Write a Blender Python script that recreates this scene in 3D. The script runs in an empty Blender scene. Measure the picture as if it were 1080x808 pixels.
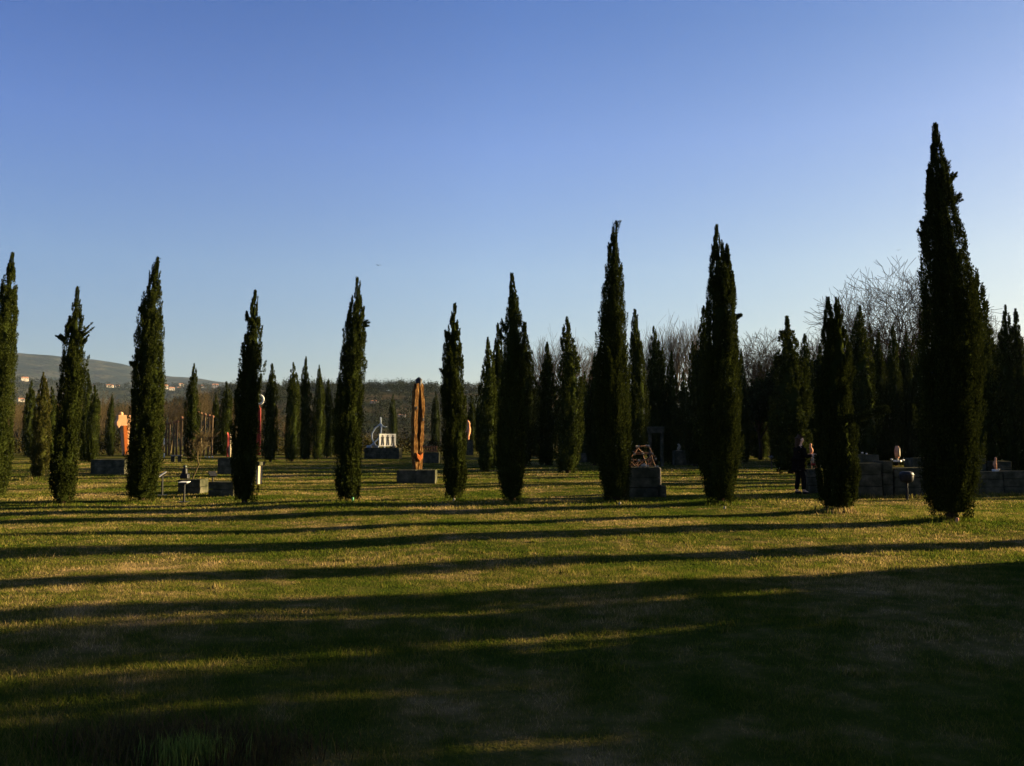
import bpy, math, random
import numpy as np
from mathutils import Vector, Matrix
rad = math.radians
PI = math.pi
scene = bpy.context.scene
COL = scene.collection

# ------------------------------------------------------------------ view numbers
F = 875.0                       # focal length in pixels of the 1080 px wide photo
CAMH = 1.6
PITCH = math.atan(62.0 / F)
SUN_AZ = rad(73.0)              # from the view axis (+Y) towards +X
SUN_EL = rad(12.8)

def gz(x, y):
    """gentle lumps of the lawn"""
    r = np.hypot(x, y)
    w = 1.0 / (1.0 + (r / 70.0) ** 4)
    z = 0.030 * np.sin(x * 0.55 + 0.8) * np.cos(y * 0.42 + 0.3) + 0.022 * np.sin(x * 0.23 - y * 0.9 + 2.0) \
        + 0.016 * np.sin(x * 1.05 + y * 0.6 + 0.5) + 0.02 * np.cos(x * 0.17 + y * 0.21)
    return z * w

def ray(px, py):
    x = (px - 540.0) / F; z = -(py - 404.0) / F
    c, s = math.cos(PITCH), math.sin(PITCH)
    return x, c - s * z, s + c * z

def G(px, py):
    """ground point seen at a pixel"""
    x, y, z = ray(px, py)
    t = CAMH / -z
    return x * t, y * t

def at_depth(px, py, d):
    x, y, z = ray(px, py)
    t = d / y
    return x * t, d, CAMH + z * t

def hz(px, py, d):
    return at_depth(px, py, d)[2]

# ------------------------------------------------------------------ materials
def new_mat(name):
    m = bpy.data.materials.new(name); m.use_nodes = True
    nt = m.node_tree; nt.nodes.clear()
    return m, nt

def nd(nt, t, **k):
    n = nt.nodes.new(t)
    for a, b in k.items(): setattr(n, a, b)
    return n

def ramp(nt, stops):
    r = nd(nt, 'ShaderNodeValToRGB')
    e = r.color_ramp.elements
    e[0].position, e[0].color = stops[0][0], (*stops[0][1], 1)
    e[1].position, e[1].color = stops[-1][0], (*stops[-1][1], 1)
    for p, c in stops[1:-1]:
        q = e.new(p); q.color = (*c, 1)
    return r

def mat_leaf(name, stops, trans=0.25, noise_scale=2.0, tint=None, rough=0.65, island=0.6):
    m, nt = new_mat(name); L = nt.links.new
    geo = nd(nt, 'ShaderNodeNewGeometry')
    tc = nd(nt, 'ShaderNodeTexCoord')
    no = nd(nt, 'ShaderNodeTexNoise'); no.inputs['Scale'].default_value = noise_scale; no.inputs['Detail'].default_value = 3
    L(tc.outputs['Object'], no.inputs['Vector'])
    mx = nd(nt, 'ShaderNodeMix'); mx.data_type = 'FLOAT'; mx.inputs[0].default_value = island
    L(no.outputs['Fac'], mx.inputs[2]); L(geo.outputs['Random Per Island'], mx.inputs[3])
    r = ramp(nt, stops); L(mx.outputs[0], r.inputs['Fac'])
    oi = nd(nt, 'ShaderNodeObjectInfo')
    hs = nd(nt, 'ShaderNodeHueSaturation')
    ma = nd(nt, 'ShaderNodeMath', operation='MULTIPLY_ADD'); ma.inputs[1].default_value = 0.35; ma.inputs[2].default_value = 0.83
    L(oi.outputs['Random'], ma.inputs[0]); L(ma.outputs[0], hs.inputs['Value'])
    L(r.outputs['Color'], hs.inputs['Color'])
    b = nd(nt, 'ShaderNodeBsdfDiffuse')
    t = nd(nt, 'ShaderNodeBsdfTranslucent')
    L(hs.outputs['Color'], b.inputs['Color']); L(hs.outputs['Color'], t.inputs['Color'])
    ms = nd(nt, 'ShaderNodeMixShader'); ms.inputs[0].default_value = trans
    L(b.outputs[0], ms.inputs[1]); L(t.outputs[0], ms.inputs[2])
    o = nd(nt, 'ShaderNodeOutputMaterial'); L(ms.outputs[0], o.inputs['Surface'])
    return m

def mat_surf(name, stops, scale=4.0, rough=0.85, bump=0.4, bscale=18.0, metallic=0.0, spec=0.12, dist=0.02, stretch=(1, 1, 1), detail=6):
    m, nt = new_mat(name); L = nt.links.new
    tc = nd(nt, 'ShaderNodeTexCoord'); mp = nd(nt, 'ShaderNodeMapping'); mp.inputs['Scale'].default_value = stretch
    L(tc.outputs['Object'], mp.inputs['Vector'])
    no = nd(nt, 'ShaderNodeTexNoise'); no.inputs['Scale'].default_value = scale; no.inputs['Detail'].default_value = detail
    no.inputs['Roughness'].default_value = 0.65
    L(mp.outputs[0], no.inputs['Vector'])
    r = ramp(nt, stops); L(no.outputs['Fac'], r.inputs['Fac'])
    n2 = nd(nt, 'ShaderNodeTexNoise'); n2.inputs['Scale'].default_value = bscale; n2.inputs['Detail'].default_value = 5
    L(mp.outputs[0], n2.inputs['Vector'])
    bp = nd(nt, 'ShaderNodeBump'); bp.inputs['Strength'].default_value = bump; bp.inputs['Distance'].default_value = dist
    L(n2.outputs['Fac'], bp.inputs['Height'])
    b = nd(nt, 'ShaderNodeBsdfPrincipled'); b.inputs['Roughness'].default_value = rough
    b.inputs['Metallic'].default_value = metallic; b.inputs['Specular IOR Level'].default_value = spec
    L(r.outputs['Color'], b.inputs['Base Color']); L(bp.outputs[0], b.inputs['Normal'])
    o = nd(nt, 'ShaderNodeOutputMaterial'); L(b.outputs[0], o.inputs['Surface'])
    return m

def flat2(c, k=0.75):
    return [(0.35, tuple(v * k for v in c)), (0.65, c)]

def grass_colour(nt):
    """dry and green patches of the lawn, by place; shared by soil and blades"""
    L = nt.links.new
    tc = nd(nt, 'ShaderNodeTexCoord'); mp = nd(nt, 'ShaderNodeMapping'); mp.inputs['Scale'].default_value = (1, 1, 0)
    L(tc.outputs['Object'], mp.inputs['Vector'])
    n1 = nd(nt, 'ShaderNodeTexNoise'); n1.inputs['Scale'].default_value = 0.34; n1.inputs['Detail'].default_value = 5; n1.inputs['Roughness'].default_value = 0.6
    L(mp.outputs[0], n1.inputs['Vector'])
    n2 = nd(nt, 'ShaderNodeTexNoise'); n2.inputs['Scale'].default_value = 2.6; n2.inputs['Detail'].default_value = 8; n2.inputs['Roughness'].default_value = 0.6
    L(mp.outputs[0], n2.inputs['Vector'])
    mx = nd(nt, 'ShaderNodeMix'); mx.data_type = 'FLOAT'; mx.inputs[0].default_value = 0.42
    L(n1.outputs['Fac'], mx.inputs[2]); L(n2.outputs['Fac'], mx.inputs[3])
    return mx.outputs[0]

def mat_soil():
    m, nt = new_mat('lawn_soil'); L = nt.links.new
    f = grass_colour(nt)
    r = ramp(nt, [(0.38, (0.018, 0.031, 0.004)), (0.48, (0.038, 0.043, 0.008)), (0.56, (0.085, 0.066, 0.022)), (0.66, (0.19, 0.128, 0.058))])
    L(f, r.inputs['Fac'])
    tc = nd(nt, 'ShaderNodeTexCoord')
    n2 = nd(nt, 'ShaderNodeTexNoise'); n2.inputs['Scale'].default_value = 28; n2.inputs['Detail'].default_value = 6
    L(tc.outputs['Object'], n2.inputs['Vector'])
    bp = nd(nt, 'ShaderNodeBump'); bp.inputs['Strength'].default_value = 0.8; bp.inputs['Distance'].default_value = 0.03
    L(n2.outputs['Fac'], bp.inputs['Height'])
    b = nd(nt, 'ShaderNodeBsdfPrincipled'); b.inputs['Roughness'].default_value = 1.0; b.inputs['Specular IOR Level'].default_value = 0.0
    L(r.outputs['Color'], b.inputs['Base Color']); L(bp.outputs[0], b.inputs['Normal'])
    o = nd(nt, 'ShaderNodeOutputMaterial'); L(b.outputs[0], o.inputs['Surface'])
    return m

def mat_blades():
    m, nt = new_mat('grass_blades'); L = nt.links.new
    f = grass_colour(nt)
    geo = nd(nt, 'ShaderNodeNewGeometry')
    ma = nd(nt, 'ShaderNodeMath', operation='MULTIPLY_ADD'); ma.inputs[1].default_value = 0.16; ma.inputs[2].default_value = -0.08
    L(geo.outputs['Random Per Island'], ma.inputs[0])
    ad = nd(nt, 'ShaderNodeMath', operation='ADD'); L(ma.outputs[0], ad.inputs[0]); L(f, ad.inputs[1])
    r = ramp(nt, [(0.38, (0.036, 0.058, 0.006)), (0.48, (0.072, 0.082, 0.011)), (0.56, (0.145, 0.118, 0.030)), (0.66, (0.34, 0.235, 0.105))])
    L(ad.outputs[0], r.inputs['Fac'])
    b = nd(nt, 'ShaderNodeBsdfDiffuse')
    t = nd(nt, 'ShaderNodeBsdfTranslucent')
    L(r.outputs['Color'], b.inputs['Color']); L(r.outputs['Color'], t.inputs['Color'])
    ms = nd(nt, 'ShaderNodeMixShader'); ms.inputs[0].default_value = 0.4
    L(b.outputs[0], ms.inputs[1]); L(t.outputs[0], ms.inputs[2])
    o = nd(nt, 'ShaderNodeOutputMaterial'); L(ms.outputs[0], o.inputs['Surface'])
    return m

M = {}
M['soil'] = mat_soil()
M['blades'] = mat_blades()
M['cypress'] = mat_leaf('cypress_foliage', [(0.15, (0.009, 0.013, 0.003)), (0.5, (0.019, 0.025, 0.005)), (0.9, (0.036, 0.041, 0.008)), (1.0, (0.055, 0.048, 0.014))], trans=0.12, noise_scale=2.2)
M['cypress_yellow'] = mat_leaf('cypress_foliage_sparse', [(0.15, (0.015, 0.018, 0.004)), (0.5, (0.030, 0.031, 0.007)), (0.9, (0.06, 0.05, 0.014))], trans=0.2, noise_scale=2.2)
M['oak'] = mat_leaf('evergreen_leaves', [(0.2, (0.006, 0.010, 0.003)), (0.6, (0.012, 0.017, 0.005)), (0.95, (0.026, 0.028, 0.009))], trans=0.2, noise_scale=0.6)
M['shrub'] = mat_leaf('winter_shrub_leaves', [(0.2, (0.012, 0.015, 0.004)), (0.6, (0.025, 0.022, 0.007)), (0.95, (0.055, 0.038, 0.016))], trans=0.2, noise_scale=0.5)
M['wood_far'] = mat_leaf('woodland_leaves', [(0.25, (0.007, 0.011, 0.005)), (0.6, (0.014, 0.016, 0.008)), (0.9, (0.026, 0.021, 0.012))], trans=0.1, noise_scale=0.02, island=0.35)
M['bark'] = mat_surf('cypress_bark', spec=0.0, rough=1.0, stops=flat2((0.035, 0.025, 0.016)), scale=9, stretch=(4, 4, 0.6), bump=0.9)
M['bare_bark'] = mat_surf('winter_bark', spec=0.0, rough=1.0, stops=flat2((0.060, 0.047, 0.032), 0.6), scale=2.5, stretch=(2, 2, 0.6))
M['dark_bark'] = mat_surf('dark_winter_bark', spec=0.0, rough=1.0, stops=flat2((0.034, 0.026, 0.018), 0.6), scale=2.5, stretch=(2, 2, 0.6))
M['pale_bark'] = mat_surf('pale_winter_twigs', spec=0.0, rough=1.0, stops=flat2((0.075, 0.056, 0.028), 0.6), scale=2.5, stretch=(2, 2, 0.6))
M['hill_far'] = mat_surf('far_hill_cover', spec=0.0, rough=1.0, stops=[(0.42, (0.003, 0.006, 0.005)), (0.5, (0.009, 0.012, 0.008)), (0.58, (0.026, 0.025, 0.018))], scale=0.007, detail=9, bump=1.0, bscale=0.02, dist=22, stretch=(1, 1, 3))
M['hill_mid'] = mat_surf('slope_cover', spec=0.0, rough=1.0, stops=[(0.38, (0.012, 0.018, 0.011)), (0.5, (0.022, 0.025, 0.015)), (0.62, (0.045, 0.040, 0.026))], scale=0.009, detail=9, bump=1.0, bscale=0.06, dist=8, stretch=(1, 1, 2))
M['hill_near'] = mat_surf('wooded_slope_cover', spec=0.0, rough=1.0, stops=[(0.4, (0.012, 0.017, 0.008)), (0.5, (0.022, 0.022, 0.012)), (0.62, (0.04, 0.032, 0.018))], scale=0.03, bump=1.0, bscale=0.25, dist=2)
M['tuff'] = mat_surf('grey_tuff', spec=0.0, rough=1.0, stops=[(0.3, (0.018, 0.020, 0.011)), (0.45, (0.036, 0.037, 0.022)), (0.58, (0.060, 0.056, 0.036)), (0.7, (0.10, 0.09, 0.06))], scale=3.5, bump=0.8, bscale=22, dist=0.02)
M['pale_stone'] = mat_surf('pale_stone', [(0.3, (0.20, 0.165, 0.11)), (0.7, (0.34, 0.28, 0.19))], scale=5, bump=0.5, bscale=30)
M['white'] = mat_surf('white_paint', flat2((0.50, 0.48, 0.42), 0.9), scale=6, bump=0.1, rough=0.5)
M['black'] = mat_surf('black_metal', flat2((0.018, 0.018, 0.018)), scale=6, bump=0.1, rough=0.5)
M['grey_metal'] = mat_surf('grey_painted_metal', flat2((0.30, 0.34, 0.38), 0.85), scale=6, bump=0.1, rough=0.45)
M['rust'] = mat_surf('rusted_iron', [(0.35, (0.07, 0.035, 0.02)), (0.65, (0.17, 0.08, 0.04))], scale=8, bump=0.5)
M['wood_red'] = mat_surf('carved_red_wood', spec=0.0, rough=1.0, stops=[(0.36, (0.025, 0.011, 0.004)), (0.46, (0.075, 0.034, 0.011)), (0.55, (0.12, 0.062, 0.020)), (0.68, (0.25, 0.15, 0.06))], scale=6, stretch=(3, 3, 0.8), bump=1.0, bscale=9, dist=0.05)
M['orange'] = mat_surf('orange_paint', flat2((0.28, 0.07, 0.010), 0.85), scale=3, bump=0.3)
M['apricot'] = mat_surf('apricot_plaster', flat2((0.46, 0.25, 0.12), 0.8), scale=1.5, bump=0.3)
M['red'] = mat_surf('red_paint', flat2((0.22, 0.02, 0.01), 0.8), scale=3, bump=0.2, rough=0.5)
M['terracotta'] = mat_surf('terracotta', [(0.3, (0.35, 0.13, 0.06)), (0.7, (0.60, 0.30, 0.16))], scale=9, bump=0.7, bscale=20)
M['bronze'] = mat_surf('dark_bronze', flat2((0.06, 0.07, 0.05), 0.6), scale=5, bump=0.4, metallic=0.5, rough=0.45)
M['wall'] = mat_surf('house_plaster', flat2((0.38, 0.34, 0.29), 0.85), scale=0.3, bump=0.1)
M['roof'] = mat_surf('house_tiles', flat2((0.38, 0.17, 0.09), 0.7), scale=0.8, bump=0.4)
M['pane'] = mat_surf('dark_window', flat2((0.03, 0.035, 0.04)), scale=2, rough=0.2, bump=0)
M['post_wood'] = mat_surf('weathered_post_wood', spec=0.0, rough=1.0, stops=flat2((0.11, 0.078, 0.045), 0.6), scale=4, stretch=(4, 4, 0.5), bump=0.6)
M['skin'] = mat_surf('skin', flat2((0.62, 0.36, 0.24), 0.92), scale=5, bump=0.05, rough=0.5)
M['coat'] = mat_surf('black_coat_cloth', spec=0.0, rough=1.0, stops=flat2((0.007, 0.006, 0.005)), scale=8, bump=0.3)
M['trousers'] = mat_surf('dark_trouser_cloth', spec=0.0, rough=1.0, stops=flat2((0.009, 0.008, 0.008)), scale=8, bump=0.3)
M['hair'] = mat_surf('dark_brown_hair', flat2((0.04, 0.022, 0.012)), scale=20, bump=0.5, stretch=(4, 4, 1))
M['shoe'] = mat_surf('black_leather', flat2((0.015, 0.014, 0.013)), scale=8, rough=0.4)
M['green_plastic'] = mat_surf('green_plastic', flat2((0.10, 0.30, 0.12)), scale=4, rough=0.4)

# ------------------------------------------------------------------ object helpers
def tag(o, label=None, cat=None, group=None, kind=None):
    if label: o['label'] = label
    if cat: o['category'] = cat
    if group: o['group'] = group
    if kind: o['kind'] = kind
    return o

def mesh_np(name, v, f, mat, smooth=False):
    """v (n,3) float, f (m,k) int, all faces with k corners"""
    v = np.ascontiguousarray(v, dtype=np.float32); f = np.ascontiguousarray(f, dtype=np.int32)
    me = bpy.data.meshes.new(name)
    me.vertices.add(len(v)); me.vertices.foreach_set('co', v.ravel())
    m, k = f.shape
    me.loops.add(m * k); me.loops.foreach_set('vertex_index', f.ravel())
    me.polygons.add(m)
    me.polygons.foreach_set('loop_start', np.arange(0, m * k, k, dtype=np.int32))
    if smooth: me.polygons.foreach_set('use_smooth', np.ones(m, dtype=bool))
    me.update(calc_edges=True)
    me.materials.append(mat)
    return me

def link(name, me, parent=None, loc=None):
    o = bpy.data.objects.new(name, me); COL.objects.link(o)
    if parent: o.parent = parent
    if loc is not None: o.location = loc
    return o

def empty(name, loc, rz=0.0):
    o = bpy.data.objects.new(name, None); COL.objects.link(o)
    o.location = loc; o.rotation_euler = (0, 0, rz); o.empty_display_size = 0.3
    return o

class MB:
    def __init__(s): s.v = []; s.f = []
    def add(s, vs, fs):
        b = len(s.v); s.v += [tuple(p) for p in vs]; s.f += [tuple(b + i for i in q) for q in fs]; return s
    def box(s, c, d, rot=None, taper=1.0, jit=0.0, rng=None):
        vs = []
        for z in (-1, 1):
            k = taper if z > 0 else 1.0
            for x, y in ((-1, -1), (1, -1), (1, 1), (-1, 1)):
                p = Vector((x * d[0] / 2 * k, y * d[1] / 2 * k, z * d[2] / 2))
                if jit: p += Vector([rng.uniform(-jit, jit) for _ in range(3)])
                if rot: p = rot @ p
                vs.append(p + Vector(c))
        return s.add(vs, [(3, 2, 1, 0), (4, 5, 6, 7), (0, 1, 5, 4), (1, 2, 6, 5), (2, 3, 7, 6), (3, 0, 4, 7)])
    def tube(s, pts, rs, n=8, cap=True):
        pts = [Vector(p) for p in pts]
        if not hasattr(rs, '__len__'): rs = [rs] * len(pts)
        ring = []
        vs = []; fs = []
        prev = None
        for i, p in enumerate(pts):
            t = (pts[min(i + 1, len(pts) - 1)] - pts[max(i - 1, 0)]).normalized()
            u = prev if prev is not None else (Vector((1, 0, 0)) if abs(t.x) < 0.8 else Vector((0, 1, 0)))
            a = (u - t * u.dot(t)).normalized(); prev = a
            b = t.cross(a)
            for k in range(n):
                an = 2 * PI * k / n
                vs.append(p + (a * math.cos(an) + b * math.sin(an)) * rs[i])
        for i in range(len(pts) - 1):
            for k in range(n):
                k2 = (k + 1) % n
                fs.append((i * n + k, i * n + k2, (i + 1) * n + k2, (i + 1) * n + k))
        if cap:
            fs.append(tuple(range(n - 1, -1, -1))); fs.append(tuple((len(pts) - 1) * n + k for k in range(n)))
        return s.add(vs, fs)
    def lathe(s, prof, n=16, c=(0, 0, 0), sx=1, sy=1):
        vs = []; fs = []
        for r, z in prof:
            for k in range(n):
                an = 2 * PI * k / n
                vs.append((c[0] + r * math.cos(an) * sx, c[1] + r * math.sin(an) * sy, c[2] + z))
        for i in range(len(prof) - 1):
            for k in range(n):
                k2 = (k + 1) % n
                fs.append((i * n + k, i * n + k2, (i + 1) * n + k2, (i + 1) * n + k))
        fs.append(tuple(range(n - 1, -1, -1))); fs.append(tuple((len(prof) - 1) * n + k for k in range(n)))
        return s.add(vs, fs)
    def prism(s, poly, y0, y1):
        """outline in x,z given a thickness along y"""
        n = len(poly)
        vs = [(x, y0, z) for x, z in poly] + [(x, y1, z) for x, z in poly]
        fs = [tuple(range(n)), tuple(range(2 * n - 1, n - 1, -1))]
        fs += [(i, i + n, (i + 1) % n + n, (i + 1) % n) for i in range(n)]
        return s.add(vs, fs)
    def build(s, name, mat, parent=None, loc=None, bevel=0.0, smooth=False, disp=0.0, sub=0):
        me = bpy.data.meshes.new(name); me.from_pydata(s.v, [], s.f); me.materials.append(mat); me.update()
        if smooth:
            for p in me.polygons: p.use_smooth = True
        o = link(name, me, parent, loc)
        if bevel:
            b = o.modifiers.new('bevel', 'BEVEL'); b.width = bevel; b.segments = 2; b.limit_method = 'ANGLE'
        if sub:
            q = o.modifiers.new('sub', 'SUBSURF'); q.levels = q.render_levels = sub
        if disp:
            t = bpy.data.textures.new(name, 'CLOUDS'); t.noise_scale = 0.25
            d = o.modifiers.new('disp', 'DISPLACE'); d.texture = t; d.strength = disp; d.texture_coords = 'GLOBAL'
        return o

# ------------------------------------------------------------------ leaf geometry
def leaves(rng, P, D, ln, wd, side=None):
    """one bent diamond per point P along direction D; returns verts, quads"""
    n = len(P)
    D = D / np.linalg.norm(D, axis=1, keepdims=True)
    R = rng.normal(size=(n, 3))
    S = np.cross(D, R); S /= np.linalg.norm(S, axis=1, keepdims=True) + 1e-9
    N = np.cross(S, D)
    ln = np.broadcast_to(ln, (n,))[:, None] * rng.uniform(0.6, 1.3, (n, 1))
    wd = np.broadcast_to(wd, (n,))[:, None] * rng.uniform(0.6, 1.3, (n, 1))
    v = np.empty((n, 4, 3))
    v[:, 0] = P
    v[:, 1] = P + D * ln * 0.45 + S * wd * 0.5 + N * wd * 0.15
    v[:, 2] = P + D * ln
    v[:, 3] = P + D * ln * 0.45 - S * wd * 0.5 + N * wd * 0.15
    f = np.arange(n * 4).reshape(n, 4)
    return v.reshape(-1, 3), f

def core_mesh(h, z0, radius, nz=60, na=18, k=0.72):
    crg = np.random.default_rng(nz)
    vs = []; fs = []
    for i in range(nz + 1):
        t = i / nz
        for j in range(na):
            a = 2 * PI * j / na
            r = radius(np.array([t]), np.array([a]))[0] * k * crg.uniform(.72, 1.12)
            vs.append((r * math.cos(a), r * math.sin(a), z0 + (h - z0) * t * 0.93))
    for i in range(nz):
        for j in range(na):
            j2 = (j + 1) % na
            fs.append((i * na + j, i * na + j2, (i + 1) * na + j2, (i + 1) * na + j))
    return np.array(vs), np.array(fs)

def join(parts):
    vs = []; fs = []; b = 0
    for v, f in parts:
        vs.append(v); fs.append(f + b); b += len(v)
    return np.concatenate(vs), np.concatenate(fs)

PROF = {'col': ((0, .03, .08, .3, .57, .70, .78, .87, .94, 1), (.74, .93, 1.0, 1, .98, .84, .66, .42, .22, .03)),
        'mid': ((0, .03, .1, .3, .5, .69, .76, .84, .915, 1), (.72, .90, 1.0, 1, .92, .77, .63, .44, .22, .03)),
        'cone': ((0, .02, .06, .11, .18, .3, .45, .6, .7, .8, .9, 1), (.66, .80, .93, .98, 1.0, 1, .93, .79, .64, .44, .23, .03))}
def cypress_mesh(seed, h, r, nshoot=260, nleaf=50, leaf=0.10, prof='mid', z0f=0.020,
                 rough=0.06, subs=(), spikes=(), bend=0.0, tip=0.0, gap=0.0):
    rng = np.random.default_rng(seed)
    z0 = h * z0f
    ph = rng.uniform(0, 6.28, 8); kk = rng.integers(2, 6, 4)
    def radius(t, a):
        base_r = np.interp(t, PROF[prof][0], PROF[prof][1])
        lob = 1 + rough * (np.sin(kk[0] * a + ph[0] + 4 * t) * 0.6 + np.sin(kk[1] * a + ph[1] - 9 * t) * 0.5 + np.sin(17 * t + ph[2] + 2 * a) * 0.45 + np.sin(31 * t + ph[3] - a) * 0.3)
        return r * base_r * lob
    parts = [core_mesh(h, z0, radius)]
    # shoots hugging the column, swept upwards
    t = rng.uniform(-.03, 1, nshoot * 3)
    keep = rng.uniform(0, 1, len(t)) < (0.42 + 0.58 * np.interp(t, PROF[prof][0], PROF[prof][1]))
    t = t[keep][:nshoot]; n = len(t)
    a = rng.uniform(0, 2 * PI, n)
    rr = radius(t, a)
    depth = rng.uniform(0.78, .99, n) + (rng.uniform(0, 1, n) < 0.09) * rng.uniform(0.05, 0.22, n)
    out = np.stack([np.cos(a), np.sin(a), np.zeros(n)], 1)
    base = out * (rr * depth)[:, None]; base[:, 2] = z0 + (h - z0) * t - 0.12
    lean = rng.uniform(0.0, 0.15, n) * np.clip(1.3 - t, 0.3, 1)
    d = out * lean[:, None] + rng.normal(0, 0.045, (n, 3)); d[:, 2] += 1.0
    d /= np.linalg.norm(d, axis=1, keepdims=True)
    L = rng.uniform(0.35, 0.85, n) * (h / 7.0) * np.clip(0.35 + 1.0 * (1 - t), 0.35, 1.0)
    w = rng.uniform(0.05, 0.11, n) * (h / 7.0) * np.clip(0.3 + rr / r, 0.3, 1.0)
    # spires and side spikes are further shoots
    eb = [base]; ed = [d]; eL = [L]; ew = [w * np.clip((h - base[:, 2]) / 1.3, .12, 1)]
    L = np.minimum(L, np.maximum((h - base[:, 2]) * .8, .1)); eL = [L]
    def extra(b, dd, l, ww):
        dd = np.array(dd, float); dd /= np.linalg.norm(dd)
        eb.append(np.array([b], float)); ed.append(dd[None]); eL.append(np.array([l])); ew.append(np.array([ww]))
    for (dx, dy, zt, zb, sr) in subs:
        m = 60
        for i in range(m):
            q = i / m; an = rng.uniform(0, 6.28)
            rad_ = sr * (1 - q) ** 0.8
            extra((dx + rad_ * math.cos(an) * .7, dy + rad_ * math.sin(an) * .7, zb + (zt - zb) * q * 0.92), (0.1 * math.cos(an), 0.1 * math.sin(an), 1), (zt - zb) * (.07 + .2 * (1 - q)), 0.010 + sr * 0.34 * (1 - q))
    for (sx, sy, sz, dx, dz, sl, sw) in spikes:
        for i in range(5):
            extra((sx + rng.normal(0, .02), sy + rng.normal(0, .02), sz + rng.normal(0, .03)), (dx + rng.normal(0, .1), rng.normal(0, .1), dz + rng.normal(0, .1)), sl * rng.uniform(.4, 1) * .8, sw * .42)
    for i in range(7):
        q = 0.86 + 0.13 * i / 7
        extra((rng.normal(0, .015), rng.normal(0, .015), z0 + (h - z0) * q), (tip * (i / 7) + rng.normal(0, .03), rng.normal(0, .03), 1), (h * (1.0 - q) + 0.04), 0.012 * (h / 7) * (1.2 - i / 7))
    base = np.concatenate(eb); d = np.concatenate(ed); top_k = None; L = np.concatenate(eL); w = np.concatenate(ew); n = len(base)
    s = rng.uniform(0, 1, (n, nleaf)) ** 0.85
    P = base[:, None] + d[:, None] * (s * L[:, None])[..., None]
    off = rng.normal(size=(n, nleaf, 3)); off /= np.linalg.norm(off, axis=2, keepdims=True)
    off *= (w[:, None] * (1 - s) ** 0.6 * rng.uniform(0.3, 1.0, s.shape))[..., None]
    P = P + off
    Dv = d[:, None] * 1.0 + off / (np.linalg.norm(off, axis=2, keepdims=True) + 1e-9) * 0.55 + rng.normal(0, 0.16, P.shape)
    P = P.reshape(-1, 3); Dv = Dv.reshape(-1, 3)
    ok = P[:, 2] < h - leaf * 0.3
    P = P[ok]; Dv = Dv[ok]
    lk = leaf * np.clip(.5 + (h - P[:, 2]) / 1.6, .5, 1)
    parts.append(leaves(rng, P, Dv, lk, lk * 0.34))
    v, f = join(parts)
    q = np.clip(v[:, 2] / h, 0, 1.1)
    v[:, 0] += bend * h * (q ** 2) + tip * 0.35 * np.clip(q - 0.93, 0, 1) * h
    v[:, 0] += 0.006 * h * np.sin(q * 7 + ph[4]); v[:, 1] += 0.006 * h * np.sin(q * 6 + ph[5])
    v[:, 0] -= 0.006 * h * math.sin(ph[4]); v[:, 1] -= 0.006 * h * math.sin(ph[5])
    return v, f

def trunk_mb(h, r, rng, top=0.5):
    mb = MB()
    pts = [(rng.uniform(-.01, .01), rng.uniform(-.01, .01), z) for z in (-0.12, 0.05, 0.2 * h * .2, h * 0.15, h * top)]
    mb.tube(pts, [r * 1.7, r * 1.25, r, r * 0.9, r * 0.3], 9)
    return mb

CY_FRONT = 'tall cypresses of the front row'
CY_BACK = 'cypresses standing behind the front row'

def front_cypress(px, ytop, ybase, wpx, seed, label, tipx=None, **k):
    x, y = G(px, ybase)
    h = hz(px, ytop, y)
    r = wpx / F * y / 2 * .92 - .045
    root = empty('cypress_tree', (x, y, float(gz(x, y))))
    tag(root, label, 'tree', CY_FRONT)
    bend = 0 if tipx is None else (tipx - px) / F * y / h
    def conv(spec):
        return spec
    v, f = cypress_mesh(seed, h, r, nshoot=int(560 * (r / 0.42) * (h / 6.8)), nleaf=125, leaf=0.056, bend=bend, **k)
    link('crown', mesh_np('crown', v, f, M['cypress']), root)
    trunk_mb(h, 0.075 * h / 6.8, random.Random(seed)).build('trunk', M['bark'], root, smooth=True)
    return root

front_cypress(-7, 266, 524, 34, 101, 'tall cypress cut by the left edge of the photo', tipx=3, prof='mid')
front_cypress(66, 300, 531, 27, 102, 'narrow cypress with a side spur sticking out right near its top', tipx=73, prof='col',
              spikes=[(.12, 0, 4.35, .75, .8, .85, .07), (.14, 0, 4.2, .8, .6, .5, .08), (-.2, 0, 4.3, -.8, .5, .35, .05)])
front_cypress(149, 268, 527, 37, 103, 'broad cypress with a small tuft bulging from its left side', tipx=158, prof='mid',
              spikes=[(-.38, 0, 3.8, -.8, .45, .22, .16), (-.24, 0, 5.3, -.4, .9, .3, .08)])
front_cypress(258, 304, 530, 29, 104, 'slim cypress standing just right of the stone table', tipx=265, prof='col',
              spikes=[(-.16, 0, 4.9, -.25, 1, .3, .10)])
front_cypress(368, 292, 529, 31, 105, 'cypress left of the white figure panel with a green tube at its foot', tipx=375, prof='col',
              spikes=[(.16, 0, 4.75, .9, .2, .25, .05), (-.16, 0, 4.9, -.3, 1, .3, .10)])
front_cypress(478, 319, 526, 28, 106, 'shortest cypress of the front row, right of the wooden totem', tipx=478, prof='col',
              spikes=[(-.20, 0, 3.5, -.7, .7, .3, .12), (-.14, 0, 4.5, -.4, 1, .3, .10)])
front_cypress(540, 288, 530, 32, 107, 'cypress with loose shoots spread at three quarters of its height', tipx=541, prof='mid',
              spikes=[(-.24, 0, 4.5, -.15, 1, .5, .14), (.24, 0, 4.2, .15, 1, .5, .14), (-.3, 0, 4.3, -.2, 1, .4, .12), (.28, 0, 4.5, .1, 1, .4, .12)])
front_cypress(650, 232, 529, 39, 108, 'tall smooth cypress left of the iron lattice sculpture', tipx=649, prof='cone', tip=.5, rough=.045)
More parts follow.
